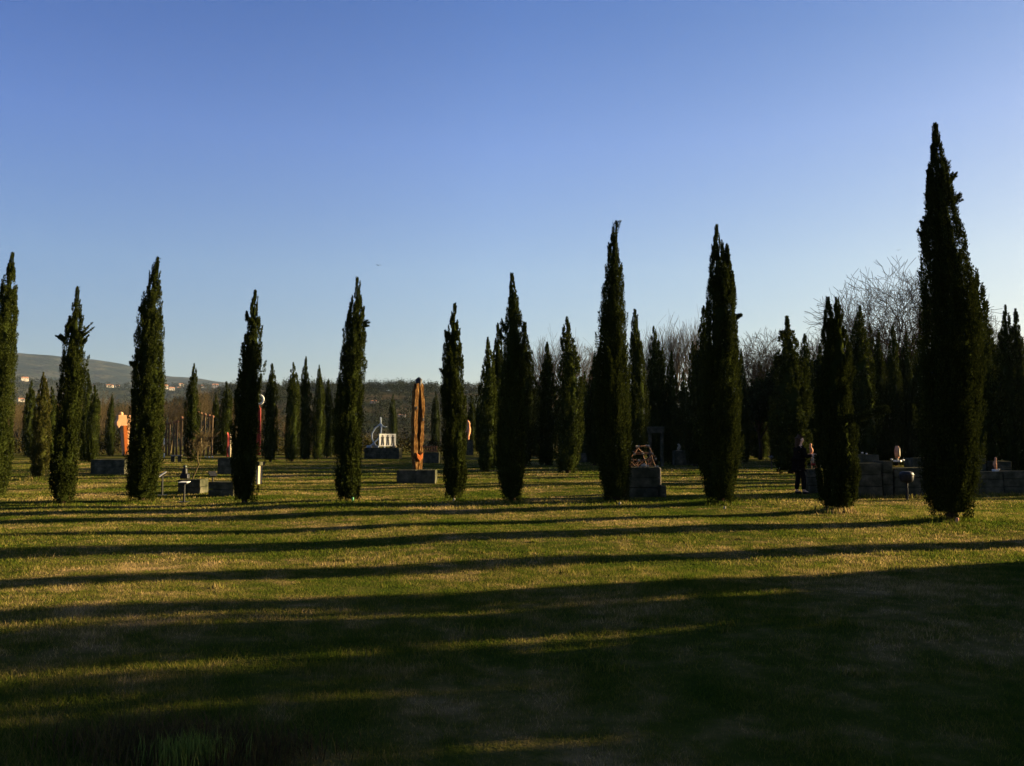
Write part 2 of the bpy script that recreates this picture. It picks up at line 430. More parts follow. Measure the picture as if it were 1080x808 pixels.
front_cypress(760, 238, 532, 44, 109, 'tall cypress with a forked tip right of the iron lattice sculpture', tipx=762, prof='mid', rough=.05,
              subs=[(.24, .0, 6.75, 5.0, .17)], spikes=[(.36, 0, 4.75, .8, .6, .26, .09)])
front_cypress(886, 314, 540, 46, 110, 'shorter forked cypress with a long branch reaching right beside the standing person', tipx=889, prof='mid', rough=.07,
              subs=[(-.21, 0, 5.12, 3.7, .13)],
              spikes=[(.30, -.1, 2.05, 1.0, .30, .6, .16), (.50, -.1, 2.14, 1.0, .28, .5, .16), (.68, -.1, 2.22, 1.0, .25, .45, .15), (.86, -.1, 2.28, 1.0, .15, .40, .13), (1.0, -.1, 2.31, 1.0, .0, .30, .10), (.3, 0, 2.9, .3, 1, .5, .14)])
front_cypress(1004, 131, 550, 62, 111, 'tallest and nearest cypress at the right with ragged shoots at its top', tipx=1001, prof='cone', rough=.09,
              subs=[(-.18, 0, 7.2, 6.3, .10)],
              spikes=[(.22, 0, 6.5, .9, .5, .4, .06), (.2, 0, 6.9, .8, .8, .3, .05), (-.28, 0, 5.7, -.8, .6, .4, .09), (-.3, 0, 5.9, -.4, .8, .3, .08)])

# the same row goes on outside the frame on the right; only its shadows are seen
def row_tree(x, y, h, r, seed, label, **k):
    root = empty('cypress_tree', (x, y, float(gz(x, y))))
    tag(root, label, 'tree', CY_FRONT)
    v, f = cypress_mesh(seed, h, r, nshoot=260, nleaf=32, leaf=0.15, **k)
    link('crown', mesh_np('crown', v, f, M['cypress']), root)
    trunk_mb(h, 0.09, random.Random(seed)).build('trunk', M['bark'], root, smooth=True)
OFF = [(11.6, 14.7, 7.6, .34), (12.2, 12.46, 7.4, .40), (12.8, 11.42, 8.0, .84), (13.6, 9.30, 7.6, .76), (11.5, 9.65, 4.0, .60), (14.5, 7.98, 7.4, .6),
       (15.2, 6.75, 4.2, .7), (19.5, 9.3, 7.5, .6), (10.5, 11.7, 2.2, .5), (9.6, 7.22, 2.6, .42)]  # the low trees are added to dim lit strips of the lawn
for i, (x, y, h, r) in enumerate(OFF):
    row_tree(x, y, h, r, 300 + i, 'cypress outside the frame to the right whose shadow crosses the lawn', prof='mid')

# ------------------------------------------------------------------ rear cypresses: six sorts, copied
def make_rear(seed, prof, rough, mat='cypress', subs=()):
    root = empty('cypress_tree', (0, 0, 0))
    v, f = cypress_mesh(seed, 8.0, 0.55, nshoot=260, nleaf=52, leaf=0.12, prof=prof, rough=rough, subs=subs)
    link('crown', mesh_np('crown', v, f, M[mat]), root)
    trunk_mb(8.0, 0.09, random.Random(seed)).build('trunk', M['bark'], root, smooth=True)
    return root
REAR = {'cone': make_rear(21, 'cone', .05), 'col': make_rear(22, 'col', .05), 'mid': make_rear(23, 'mid', .07),
        'rag': make_rear(24, 'mid', .11), 'twin': make_rear(25, 'cone', .1, subs=[(.28, 0, 7.3, 5.5, .22)]),
        'yel': make_rear(26, 'mid', .08, 'cypress_yellow')}
used = set()
def children(o): return [c for c in o.children]
KIDS = {k: list(r.children) for k, r in REAR.items()}
def rear_cypress(kind, px, ytop, ybase, wpx, label, rz):
    src = REAR[kind]
    if kind in used:
        r = src.copy(); COL.objects.link(r)
        for c in KIDS[kind]:
            q = c.copy(); COL.objects.link(q); q.parent = r
    else:
        r = src; used.add(kind)
    x, y = G(px, ybase)
    h = hz(px, ytop, y); w = wpx / F * y / 1.1
    r.location = (x, y, float(gz(x, y))); r.scale = (w, w, h / 8.0); r.rotation_euler = (0, 0, rz)
    tag(r, label, 'tree', CY_BACK)
    return r
RC = [
 ('cone', 784, 368, 488, 15, 'slim cypress directly right of the forked tip cypress foot'),
 ('mid', 852, 352, 492, 20, 'cypress rising just right of the wide dark cypress behind the person'),
 ('cone', 868, 362, 490, 16, 'cypress just left of the forked branch cypress'),
 ('col', 922, 340, 489, 15, 'narrow cypress touching the tall pointed cypress on its right'),
 ('mid', 953, 366, 487, 15, 'lower cypress between the second and third narrow ones under the plane tree'),
 ('cone', 1047, 343, 492, 20, 'cypress just left of the edge pair and right of the tallest cypress neighbour'),
 ('col', 1060, 350, 493, 16, 'narrow cypress squeezed against the left tree of the edge pair'),
 ('cone', 700, 366, 488, 14, 'slim cypress between the even column and the pointed cypress'),
 ('mid', 641, 366, 488, 16, 'cypress hidden mostly behind the left flank of the tall smooth cypress'),
 ('mid', 30, 401, 482, 12, 'small distant cypress beside the left edge cypress, left of the yellowish one'),
 ('yel', 41, 392, 505, 17, 'yellowish cypress between the edge cypress and the spurred narrow cypress'),
 ('col', 52, 408, 489, 12, 'thin dark distant cypress peeking out left of the spurred narrow cypress'),
 ('cone', 90, 394, 487, 14, 'left and taller of the touching pair of distant cypresses right of the spurred one'),
 ('col', 97, 406, 489, 12, 'right and lower of the touching pair of distant cypresses right of the spurred one'),
 ('cone', 116, 416, 481, 9, 'slender distant cypress just left of the apricot coloured tower sculpture'),
 ('cone', 202, 383, 487, 15, 'pointed cypress rising in the middle of the row of wooden posts'),
 ('mid', 226, 415, 480, 9, 'thin distant cypress at the right end of the wooden posts'),
 ('col', 237, 402, 481, 13, 'dark distant cypress just left of the slim cypress near the stone table'),
 ('mid', 285, 383, 487, 15, 'distant cypress right of the red sculpture with the white ring'),
 ('col', 308, 382, 487, 14, 'leftmost of the tight group of distant cypresses in front of the ridge'),
 ('cone', 321, 376, 485, 14, 'tallest of the tight group of distant cypresses in front of the ridge'),
 ('cone', 335, 385, 485, 13, 'third from the left in the tight group of distant cypresses before the ridge'),
 ('mid', 345, 400, 483, 12, 'fourth from the left in the tight group of distant cypresses before the ridge'),
 ('rag', 354, 414, 480, 11, 'lowest and rightmost of the tight group of distant cypresses before the ridge'),
 ('col', 414, 415, 474, 8, 'dark thin cypress behind the white panel with three figures'),
 ('mid', 459, 412, 476, 9, 'dark thin cypress just right of the wooden totem, behind it'),
 ('col', 497, 416, 478, 9, 'small distant cypress right of the shortest front row cypress'),
 ('col', 505, 420, 477, 8, 'smallest distant cypress left of the dark cypress pair'),
 ('cone', 514, 355, 497, 21, 'dark cone shaped cypress left of the front cypress with loose shoots'),
 ('mid', 525, 340, 494, 17, 'cypress half hidden behind the left side of the loose shoot cypress'),
 ('mid', 554, 345, 492, 20, 'cypress half hidden behind the right side of the loose shoot cypress'),
 ('cone', 566, 402, 482, 12, 'low distant cypress left of the two pointed cypresses'),
 ('cone', 577, 361, 491, 21, 'smaller of the two pointed cypresses between the front row trees'),
 ('cone', 599, 334, 499, 28, 'larger of the two pointed cypresses between the front row trees'),
 ('mid', 617, 392, 482, 14, 'low distant cypress right of the larger pointed cypress'),
 ('rag', 627, 374, 491, 18, 'cypress peeking out left of the tall smooth cypress'),
 ('twin', 671, 325, 496, 22, 'forked cypress peeking out right of the tall smooth cypress'),
 ('col', 692, 344, 490, 19, 'even column cypress behind the iron lattice sculpture'),
 ('cone', 710, 370, 490, 17, 'pointed cypress in front of the pale upright bare trees'),
 ('mid', 722, 392, 483, 12, 'low cypress among the trees left of the forked tip cypress'),
 ('rag', 733, 360, 492, 18, 'ragged cypress left of the forked tip cypress'),
 ('mid', 745, 322, 494, 22, 'cypress half hidden behind the left edge of the forked tip cypress'),
 ('cone', 788, 400, 480, 11, 'small cypress just right of the forked tip cypress'),
 ('cone', 803, 382, 484, 20, 'pointed cypress right of the forked tip cypress'),
 ('cone', 795, 396, 481, 12, 'middle of three small cypresses right of the forked tip cypress'),
 ('rag', 835, 333, 500, 38, 'wide dark cypress directly behind the standing person'),
 ('mid', 822, 390, 486, 16, 'low cypress on the left flank of the wide dark cypress'),
 ('cone', 912, 322, 492, 30, 'tall pointed cypress right of the forked branch cypress'),
 ('mid', 898, 356, 490, 18, 'cypress in the gap right of the forked branch cypress tips'),
 ('cone', 931, 348, 490, 17, 'first of three narrow cypresses below the big plane tree'),
 ('cone', 946, 342, 491, 18, 'second of three narrow cypresses below the big plane tree'),
 ('col', 960, 350, 489, 16, 'third of three narrow cypresses below the big plane tree'),
 ('mid', 974, 352, 492, 18, 'cypress against the left side of the tallest cypress'),
 ('cone', 1039, 288, 505, 40, 'cypress directly behind the right side of the tallest cypress'),
 ('cone', 1052, 358, 495, 18, 'lower cypress between the tallest cypress and the edge pair'),
 ('cone', 1068, 321, 502, 24, 'left tree of the cypress pair at the right edge'),
 ('cone', 1079, 325, 502, 24, 'right tree of the cypress pair at the right edge'),
 ('rag', 942, 392, 484, 24, 'low dark cypress behind the three narrow ones under the plane tree'),
]
rr_ = random.Random(5)
for (k, px, yt, yb, w, lab) in RC:
    rear_cypress(k, px, yt, yb, w, lab, rr_.uniform(0, 6.28))
# park carried on unseen to the right, its trees added to shade the lawn
for i in range(64):
    a = rr_.uniform(0, 1)
    px = 1130 + 620 * a; yb = rr_.choice([484, 488, 492, 497, 503, 511])
    if px > 1500 and yb < 490: yb = 503
    gx, gy = G(px, yb)
    if 20.9 < gy * math.cos(SUN_AZ - PI / 2) - gx * math.cos(SUN_AZ) < 23.4: yb += 3
    rear_cypress(rr_.choice(['cone', 'mid', 'rag', 'col']), px, yb - rr_.uniform(118, 165) * (yb - 466) / 30.0, yb, 20 * (yb - 466) / 30.0, 'unseen cypress added beyond the right edge to shade the lawn', rr_.uniform(0, 6.28))

# ------------------------------------------------------------------ leafless trees
def bare_mesh(seed, h, spread, upright, levels=6, r0=None, hull=.42, rmin=.008):
    rng = random.Random(seed)
    segs = []
    r0 = r0 or h * 0.022
    def inside(q):
        zc = (q.z - .60 * h) / (.43 * h); rc = math.hypot(q.x, q.y) / (hull * h)
        return zc * zc + rc * rc < 1 or q.z < .3 * h
    def grow(p, d, L, r, lv):
        n = 3 if lv < 3 else 2
        for i in range(n):
            d2 = (d + Vector([rng.gauss(0, .10) for _ in range(3)]) + Vector((0, 0, .06 * upright))).normalized()
            q = p + d2 * (L / n)
            if not inside(q): return
            r2 = max(r * 0.88, rmin)
            segs.append((p.copy(), q.copy(), r, r2, lv))
            p, d, r = q, d2, r2
            if lv < levels and (i < n - 1) and lv > 0 and rng.random() < (.95 if lv < 4 else .7): branch(p, d, L, r, lv)
        if lv < levels:
            m = 2 if lv > 0 else 4
            for _ in range(m + (rng.random() < .45)): branch(p, d, L, r, lv)
    def branch(p, d, L, r, lv):
        ax = Vector([rng.gauss(0, 1) for _ in range(3)]); ax = (ax - d * ax.dot(d)).normalized()
        an = rng.uniform(.25, .75) * spread
        d2 = (d * math.cos(an) + ax * math.sin(an)); d2.z += .16 * upright; d2.normalize()
        grow(p, d2, L * rng.uniform(.62, .86), r * rng.uniform(.55, .75), lv + 1)
    grow(Vector((0, 0, -.1)), Vector((0, 0, 1)), h * 0.26, r0, 0)
    zmax = max(s[1].z for s in segs); k = h / zmax
    A = np.array([s[0] for s in segs]) * k; B = np.array([s[1] for s in segs]) * k
    ra = np.array([s[2] for s in segs]); rb = np.array([s[3] for s in segs])
    D = B - A; D /= np.linalg.norm(D, axis=1, keepdims=True)
    U = np.where(np.abs(D[:, 2:3]) < .9, [[0, 0, 1.]], [[1., 0, 0]])
    S = np.cross(D, U); S /= np.linalg.norm(S, axis=1, keepdims=True); T = np.cross(D, S)
    n = len(segs); nn = 4
    v = np.empty((n, 2 * nn, 3))
    for j in range(nn):
        an = 2 * PI * j / nn
        o = S * math.cos(an) + T * math.sin(an)
        v[:, j] = A + o * ra[:, None]; v[:, nn + j] = B + o * rb[:, None]
    f = np.array([[j, (j + 1) % nn, nn + (j + 1) % nn, nn + j] for j in range(nn)])
    f = (f[None] + (np.arange(n) * 2 * nn)[:, None, None]).reshape(-1, 4)
    return v.reshape(-1, 3), f
def make_bare(name, seed, h, spread, upright, mat, levels=6, hull=.42):
    v, f = bare_mesh(seed, h, spread, upright, levels, None, hull, .012 if name in ('plane_tree', 'round_tree') else .008)
    print('BARE', name, len(f))
    return mesh_np(name, v, f, M[mat]), h
BARE = {'plane': make_bare('plane_tree', 7, 16, 1.15, .2, 'dark_bark', 6), 'round': make_bare('round_tree', 8, 12, 1.25, .3, 'dark_bark', 6),
        'poplar': make_bare('poplar_tree', 9, 14, .75, 1.0, 'bare_bark', 5, .24), 'pale': make_bare('pale_tree', 10, 10, .8, .9, 'pale_bark', 5, .3),
        'pale2': make_bare('pale_tree_b', 12, 9, .95, .8, 'pale_bark', 5, .34)}
def bare_tree(kind, px, ytop, d, wscale, label, rz, group=None):
    me, h0 = BARE[kind]
    x, y, z = at_depth(px, ytop, d)
    o = link('leafless_tree', me, None, (x, y, float(gz(x, y))))
    s = z / h0
    o.scale = (s * wscale, s * wscale, s); o.rotation_euler = (0, 0, rz)
    return tag(o, label, 'tree', group)
bare_tree('plane', 958, 262, 62, 1.0, 'largest leafless tree with spreading crown left of the tallest cypress', .4)
bare_tree('round', 903, 325, 75, .8, 'leafless tree between the forked branch cypress and the tall pointed cypress', 1)
bare_tree('round', 815, 342, 80, 1.0, 'round crowned leafless tree left of the wide dark cypress', 2)
bare_tree('round', 792, 350, 92, 1.0, 'leafless tree just right of the forked tip cypress', 4)
bare_tree('poplar', 688, 338, 120, .9, 'upright leafless tree behind the even column cypress', 1)
bare_tree('poplar', 712, 326, 118, 1.0, 'tallest upright leafless tree left of the forked tip cypress', 2)
bare_tree('poplar', 735, 322, 122, .9, 'upright leafless tree touching the forked tip cypress', 3)
bare_tree('poplar', 574, 342, 90, 1.1, 'leafless tree behind the smaller pointed cypress', 4)
bare_tree('poplar', 600, 345, 92, 1.1, 'leafless tree behind the larger pointed cypress', 5)
bare_tree('round', 625, 360, 95, .8, 'leafless tree left of the tall smooth cypress', 5)
bare_tree('round', 866, 350, 90, .9, 'leafless tree above the dark evergreen left of the forked branch cypress', .5)
bare_tree('round', 1056, 340, 80, .8, 'leafless tree in the gap left of the edge cypress pair', 2.5)
bare_tree('plane', 985, 300, 72, .8, 'leafless tree behind the largest one, beside the tallest cypress', 3.0)
rb = random.Random(17)
for i in range(46):
    px = -60 + i * 8.6 + rb.uniform(-3, 3)
    yt = 424 + rb.uniform(-10, 10) + (8 if px > 240 else 0)
    if 60 < px < 120: yt -= 4
    if 205 < px < 242: yt -= 12
    bare_tree(rb.choice(['pale', 'pale2']), px, yt, rb.uniform(105, 150), rb.uniform(.8, 1.2), 'pale leafless tree in the thicket beyond the lawn, left half of the photo', rb.uniform(0, 6), 'pale leafless trees of the thicket beyond the lawn')

# ------------------------------------------------------------------ evergreens and shrub belts
def crown_cloud(rng, c, rx, ry, rz, nclump, nleaf, leaf, clump=0.28):
    u = rng.normal(size=(nclump, 3)); u /= np.linalg.norm(u, axis=1, keepdims=True)
    u[:, 2] = np.abs(u[:, 2]) * 1.15 - 0.25
    k = rng.uniform(.45, 1.0, (nclump, 1)) ** .5
    C = u * k * np.array([rx, ry, rz]) + np.array(c)
    off = rng.normal(size=(nclump, nleaf, 3)) * clump * np.array([rx, ry, rz]) * .55
    P = (C[:, None] + off).reshape(-1, 3)
    D = rng.normal(size=P.shape); D[:, 2] += .3
    return leaves(rng, P, D, leaf, leaf * .6)
def evergreen_mesh(seed, h):
    rng = np.random.default_rng(seed)
    parts = []
    for i in range(6):
        a = rng.uniform(0, 6.28); q = rng.uniform(0, .38) * h
        parts.append(crown_cloud(rng, (q * math.cos(a), q * math.sin(a), h * rng.uniform(.35, .72)), h * .24, h * .24, h * .22, 90, 34, .28))
    return join(parts)
EV = [evergreen_mesh(31, 9.0), evergreen_mesh(32, 9.0), evergreen_mesh(33, 9.0)]
EVM = [mesh_np('crown', v, f, M['oak']) for v, f in EV]
evt = MB()
evt.tube([(0, 0, -.1), (.1, 0, 1.2), (-.05, .1, 2.6), (0, 0, 5)], [.28, .22, .18, .08], 8)
for a in range(5):
    evt.tube([(0, 0, 2.0 + a * .25), (math.cos(a * 1.3) * 1.0, math.sin(a * 1.3) * 1.0, 3.4 + a * .3), (math.cos(a * 1.3) * 2, math.sin(a * 1.3) * 2, 4.8 + a * .3)], [.12, .08, .03], 6)
evt_o = None
def evergreen(i, px, ytop, d, w, label):
    global evt_o
    x, y, z = at_depth(px, ytop, d)
    root = empty('evergreen_tree', (x, y, float(gz(x, y))))
    s = z / 8.4
    root.scale = (s * w, s * w, s); root.rotation_euler = (0, 0, i * 1.7)
    tag(root, label, 'tree', 'dark evergreens closing the park')
    link('crown', EVM[i % 3], root)
    if evt_o is None: evt_o = evt.build('trunk', M['bark'], root, smooth=True)
    else:
        q = evt_o.copy(); COL.objects.link(q); q.parent = root
EVL = [(800, 398, 74, .8, 'dark evergreen between the three small cypresses and the wide dark cypress'), (878, 384, 66, .8, 'taller dark evergreen straight behind the forked branch cypress'),
       (915, 378, 66, .9, 'dark evergreen behind the tall pointed cypress right of the forked branch one'), (950, 382, 64, .9, 'dark evergreen behind the second narrow cypress under the plane tree'),
       (985, 380, 64, .9, 'dark evergreen behind the left flank of the tallest cypress'), (1030, 386, 62, .9, 'dark evergreen behind the cypress right of the tallest one'), (1070, 384, 60, .9, 'dark evergreen behind the cypress pair at the right edge'),
       (862, 372, 60, .62, 'dark evergreen between the wide dark cypress and the forked branch cypress'),
       (846, 386, 66, .6, 'dark evergreen behind the standing person'),
       (892, 392, 70, .8, 'dark evergreen behind the forked branch cypress'), (930, 396, 72, .9, 'dark evergreen under the big leafless tree, left part'),
       (968, 396, 70, .9, 'dark evergreen under the big leafless tree, right part'), (1010, 398, 70, 1.0, 'dark evergreen behind the tallest cypress'),
       (1050, 402, 68, 1.0, 'dark evergreen behind the gap left of the edge pair'), (1092, 396, 66, 1.0, 'dark evergreen at the right edge behind the cypress pair'),
       (745, 402, 84, .9, 'dark evergreen behind the ragged cypress left of the forked tip'), (700, 424, 90, .8, 'low dark evergreen behind the iron lattice sculpture'),
       (812, 412, 88, .8, 'low dark evergreen behind the pointed cypress right of the forked tip'), (660, 426, 96, .8, 'low dark evergreen behind the tall smooth cypress'),
       (775, 410, 92, .8, 'low dark evergreen behind the forked tip cypress'),
       (620, 436, 100, .8, 'low dark evergreen between the larger pointed cypress and the smooth cypress'), (560, 438, 105, .8, 'low dark evergreen behind the loose shoot cypress'),
       (590, 440, 105, .7, 'low dark evergreen behind the two pointed cypresses')]
for i, (px, yt, d, w, lab) in enumerate(EVL):
    evergreen(i, px, yt, d, w, lab)
# undergrowth belts: nobody could count them
rng = np.random.default_rng(77)
parts = []
for i in range(110):
    px = rng.uniform(-120, 1200)
    d = rng.uniform(96, 150)
    x, y, z = at_depth(px, 466, d)
    h = rng.uniform(1.2, 3.2) * (1.0 if px < 560 else 1.5)
    parts.append(crown_cloud(rng, (x, y, h * .35), h * .95, h * .8, h * .7, 16, 30, .28, .4))
v, f = join(parts)
tag(link('undergrowth', mesh_np('undergrowth', v, f, M['shrub'])), 'brownish green shrubs filling the far edge of the lawn', 'shrubs', kind='stuff')

# ------------------------------------------------------------------ ground
k = 8.0; N = 300
s = np.linspace(-1, 1, N); c = 6500 * np.sinh(k * s) / math.sinh(k)
X, Y = np.meshgrid(c, c, indexing='xy')
Z = gz(X, Y)
v = np.stack([X.ravel(), Y.ravel(), Z.ravel()], 1)
i0 = (np.arange(N - 1)[:, None] * N + np.arange(N - 1)[None]).ravel()
f = np.stack([i0, i0 + 1, i0 + N + 1, i0 + N], 1)
tag(link('ground', mesh_np('ground', v, f, M['soil'], smooth=True)), 'lawn of short dry and green grass', kind='structure')

# ------------------------------------------------------------------ grass blades
def vnoise(rng_seed, x, y, sc):
    r = np.random.default_rng(rng_seed).uniform(0, 1, (256, 256))
    u = x / sc + 1000; w = y / sc + 1000
    i = np.floor(u).astype(int); j = np.floor(w).astype(int); a = u - i; b = w - j
    a = a * a * (3 - 2 * a); b = b * b * (3 - 2 * b)
    g = lambda p, q: r[p % 256, q % 256]
    return (g(i, j) * (1 - a) + g(i + 1, j) * a) * (1 - b) + (g(i, j + 1) * (1 - a) + g(i + 1, j + 1) * a) * b
def scatter(d0, d1, dens, wd, ht, seed, spread=.80):
    rng = np.random.default_rng(seed)
    area = spread * (d1 * d1 - d0 * d0)
    n = int(area * dens)
    y = np.sqrt(rng.uniform(d0 * d0, d1 * d1, n)); x = y * rng.uniform(-spread, spread, n)
    n1 = vnoise(3, x, y, .55) * .6 + vnoise(4, x, y, .17) * .4
    n2 = vnoise(5, x, y, 2.3)
    keep = rng.uniform(0, 1, n) < np.clip(.35 + 1.1 * n1 - .25 * n2, .12, 1)
    x, y, n1, n2 = x[keep], y[keep], n1[keep], n2[keep]; n = len(x)
    h = ht * (0.35 + 1.0 * n1) * (0.75 + .5 * (1 - n2)) * rng.uniform(.5, 1.35, n)
    a = rng.uniform(0, 6.28, n); bnd = rng.uniform(.1, 1.1, n) * h; ba = rng.uniform(0, 6.28, n)
    w = wd * rng.uniform(.6, 1.3, n) / 2
    z = gz(x, y) - .004
    v = np.empty((n, 3, 3))
    v[:, 0] = np.stack([x - w * np.cos(a), y - w * np.sin(a), z], 1)
    v[:, 1] = np.stack([x + w * np.cos(a), y + w * np.sin(a), z], 1)
    v[:, 2] = np.stack([x + bnd * np.cos(ba), y + bnd * np.sin(ba), z + h], 1)
    return v.reshape(-1, 3), np.arange(n * 3).reshape(n, 3)
parts = [scatter(2.4, 6.0, 7000, .0045, .038, 1), scatter(6.0, 11.0, 3200, .0070, .038, 2), scatter(11.0, 20.0, 1050, .013, .040, 3),
         scatter(20, 36, 300, .026, .044, 4), scatter(36, 75, 60, .05, .05, 5)]
def tall_tufts(cx, cy, r, n, ht, seed):
    rng = np.random.default_rng(seed)
    x = cx + rng.normal(0, r, n); y = cy + rng.normal(0, r * .7, n)
    h = ht * rng.uniform(.4, 1.2, n); a = rng.uniform(0, 6.28, n); ba = rng.uniform(0, 6.28, n); b = h * rng.uniform(.1, .6, n)
    w = .006 * max(1, cy / 9) * rng.uniform(.6, 1.4, n)
    z = gz(x, y)
    v = np.empty((n, 3, 3))
    v[:, 0] = np.stack([x - w * np.cos(a), y - w * np.sin(a), z], 1); v[:, 1] = np.stack([x + w * np.cos(a), y + w * np.sin(a), z], 1)
    v[:, 2] = np.stack([x + b * np.cos(ba), y + b * np.sin(ba), z + h], 1)
    return v.reshape(-1, 3), np.arange(n * 3).reshape(n, 3)
trng = random.Random(12)
for px, py, r, n, ht in [(885, 541, .35, 700, .22), (1003, 551, .35, 500, .15), (762, 533, .3, 300, .14), (648, 530, .3, 300, .14), (540, 531, .3, 260, .14), (478, 528, .3, 200, .12),
                         (368, 530, .3, 260, .14), (258, 531, .3, 200, .12), (150, 528, .3, 260, .14), (66, 532, .3, 200, .12), (41, 506, .5, 400, .3), (186, 524, .5, 200, .12)]:
    x, y = G(px, py); parts.append(tall_tufts(x, y, r * .8, n, ht * .6, trng.randint(0, 9999)))
for i in range(34):
    px = 905 + i * 7; x, y = G(px, 526 if px < 1000 else 523)
    parts.append(tall_tufts(x, y - .05, .16, 40, trng.uniform(.05, .14), trng.randint(0, 9999)))
for i in range(50):
    d = trng.uniform(5.5, 16); x = d * trng.uniform(-.65, .65)
    parts.append(tall_tufts(x, d, trng.uniform(.04, .12), 50, trng.uniform(.05, .075), trng.randint(0, 9999)))
v, f = join(parts)
tag(link('grass', mesh_np('grass', v, f, M['blades'])), 'short grass blades, green and straw coloured, covering the lawn', 'grass', kind='stuff')

# the taller clump and the reddish weeds at the bottom left
M['clump'] = mat_leaf('fresh_grass', [(0.1, (0.07, 0.11, 0.015)), (0.9, (0.16, 0.19, 0.04))], trans=.4, noise_scale=4)
M['weed'] = mat_leaf('reddish_weed', [(0.1, (0.030, 0.022, 0.010)), (0.5, (0.06, 0.042, 0.018)), (0.9, (0.07, 0.07, 0.015))], trans=.3, noise_scale=4)
def clump(name, px, py, r, n, ht, mat, label, seed, curve=.5):
    x0, y0 = G(px, py); rng = np.random.default_rng(seed)
    root_x = rng.normal(0, r, n); root_y = rng.normal(0, r * .6, n)
    h = ht * rng.uniform(.45, 1.15, n); ba = rng.uniform(0, 6.28, n); b = h * rng.uniform(.05, curve, n); w = .0024 * rng.uniform(.6, 1.4, n)
    a = ba + PI / 2
    v = np.empty((n, 5, 3)); z = gz(x0 + root_x, y0 + root_y) - float(gz(x0, y0))
    for j, (t, ww) in enumerate([(0, 1), (0, -1), (.55, -.8), (.55, .8), (1, 0)]):
        v[:, j, 0] = root_x + b * t * t * np.cos(ba) + ww * w * np.cos(a)
        v[:, j, 1] = root_y + b * t * t * np.sin(ba) + ww * w * np.sin(a)
        v[:, j, 2] = z + h * t
    f = np.concatenate([np.array([[0, 1, 2, 3]]) + 5 * i for i in range(n)]); 
    f2 = np.stack([np.arange(n) * 5 + 3, np.arange(n) * 5 + 2, np.arange(n) * 5 + 4, np.arange(n) * 5 + 4], 1)
    tri = np.concatenate([f[:, [0, 1, 2]], f[:, [0, 2, 3]], f2[:, :3]])
    o = link(name, mesh_np(name, v.reshape(-1, 3), tri, M[mat]), None, (x0, y0, float(gz(x0, y0))))
    return tag(o, label, 'weeds' if name == 'weed_patch' else 'grass', kind='stuff' if True else None)
clump('grass_clump', 203, 806, .10, 700, .13, 'clump', 'fresh green clump of long grass at the bottom edge of the photo', 1)
clump('weed_patch', 165, 792, .26, 1500, .12, 'weed', 'low reddish weeds left of the long grass clump', 2, 1.0)
clump('weed_patch', 255, 800, .22, 1100, .11, 'weed', 'low reddish weeds right of the long grass clump', 3, 1.0)

# ------------------------------------------------------------------ hills
def interp(px, pts):
    xs = [p[0] for p in pts]; ys = [p[1] for p in pts]
    return np.interp(px, xs, ys)
def fbm(x, y, sc, seed, o=5):
    s_ = 0; a = .5
    for i in range(o):
        s_ = s_ + a * (vnoise(seed + i, x, y, sc) - .5); sc /= 2.1; a *= .52
    return s_
def hill(name, d0, dc, d1, pts, mat, amp, sc, seed, nu=420, nr=70, label='', back=.4):
    az = np.linspace(-1.15, 1.15, nu); rr = np.linspace(d0, d1, nr)
    A, R = np.meshgrid(az, rr, indexing='ij')
    x = R * np.sin(A); y = R * np.cos(A)
    px = 540 + F * np.tan(np.clip(A, -1.05, 1.05)) * 1.0
    yy = interp(px, pts)
    hc = (466 - yy) / F * dc * np.cos(np.clip(A, -.7, .7))
    t = np.clip((R - d0) / (dc - d0), 0, 1); up = t * t * (3 - 2 * t)
    u = np.clip((R - dc) / (d1 - dc), 0, 1); dn = 1 - (u * u * (3 - 2 * u)) * back
    z = hc * up * dn + fbm(x, y, sc, seed) * amp * np.sin(np.clip(up, 0, 1) * PI * .85) - 1.5 * (1 - np.clip(t * 8, 0, 1))
    v = np.stack([x.ravel(), y.ravel(), z.ravel()], 1)
    i0 = (np.arange(nu - 1)[:, None] * nr + np.arange(nr - 1)[None]).ravel()
    f = np.stack([i0, i0 + nr, i0 + nr + 1, i0 + 1], 1)
    o = link(name, mesh_np(name, v, f, M[mat], smooth=True)); tag(o, label, kind='structure')
    def height(xq, yq):
        r = math.hypot(xq, yq); a = math.atan2(xq, yq)
        i = (a + 1.15) / 2.3 * (nu - 1); j = (r - d0) / (d1 - d0) * (nr - 1)
        i = min(max(i, 0), nu - 2); j = min(max(j, 0), nr - 2); ii, jj = int(i), int(j); fi, fj = i - ii, j - jj
        return (z[ii, jj] * (1 - fi) + z[ii + 1, jj] * fi) * (1 - fj) + (z[ii, jj + 1] * (1 - fi) + z[ii + 1, jj + 1] * fi) * fj
    return height
HF = hill('far_hills', 2700, 4600, 5600, [(-400, 372), (-100, 373), (20, 374), (50, 375), (70, 378), (100, 381), (130, 387), (140, 390), (155, 396), (175, 399), (200, 400), (225, 405), (250, 408), (300, 418), (500, 430), (1500, 432)], 'hill_far', 170, 900, 41, label='long blue grey hill on the left horizon')
HM = hill('middle_slopes', 1100, 2000, 2700, [(-400, 402), (-100, 402), (0, 402), (60, 405), (120, 408), (170, 407), (210, 407), (250, 409), (300, 414), (400, 416), (700, 424), (1500, 426)], 'hill_mid', 60, 500, 51, label='dark slopes with houses below the far hill')
HNPTS = [(-400, 436), (60, 438), (150, 436), (200, 428), (235, 418), (255, 411), (300, 410), (400, 411), (480, 411), (540, 412), (700, 418), (1500, 420)]
HN = hill('wooded_ridge', 260, 620, 900, HNPTS, 'hill_near', 12, 150, 61, label='low wooded ridge across the middle of the horizon')

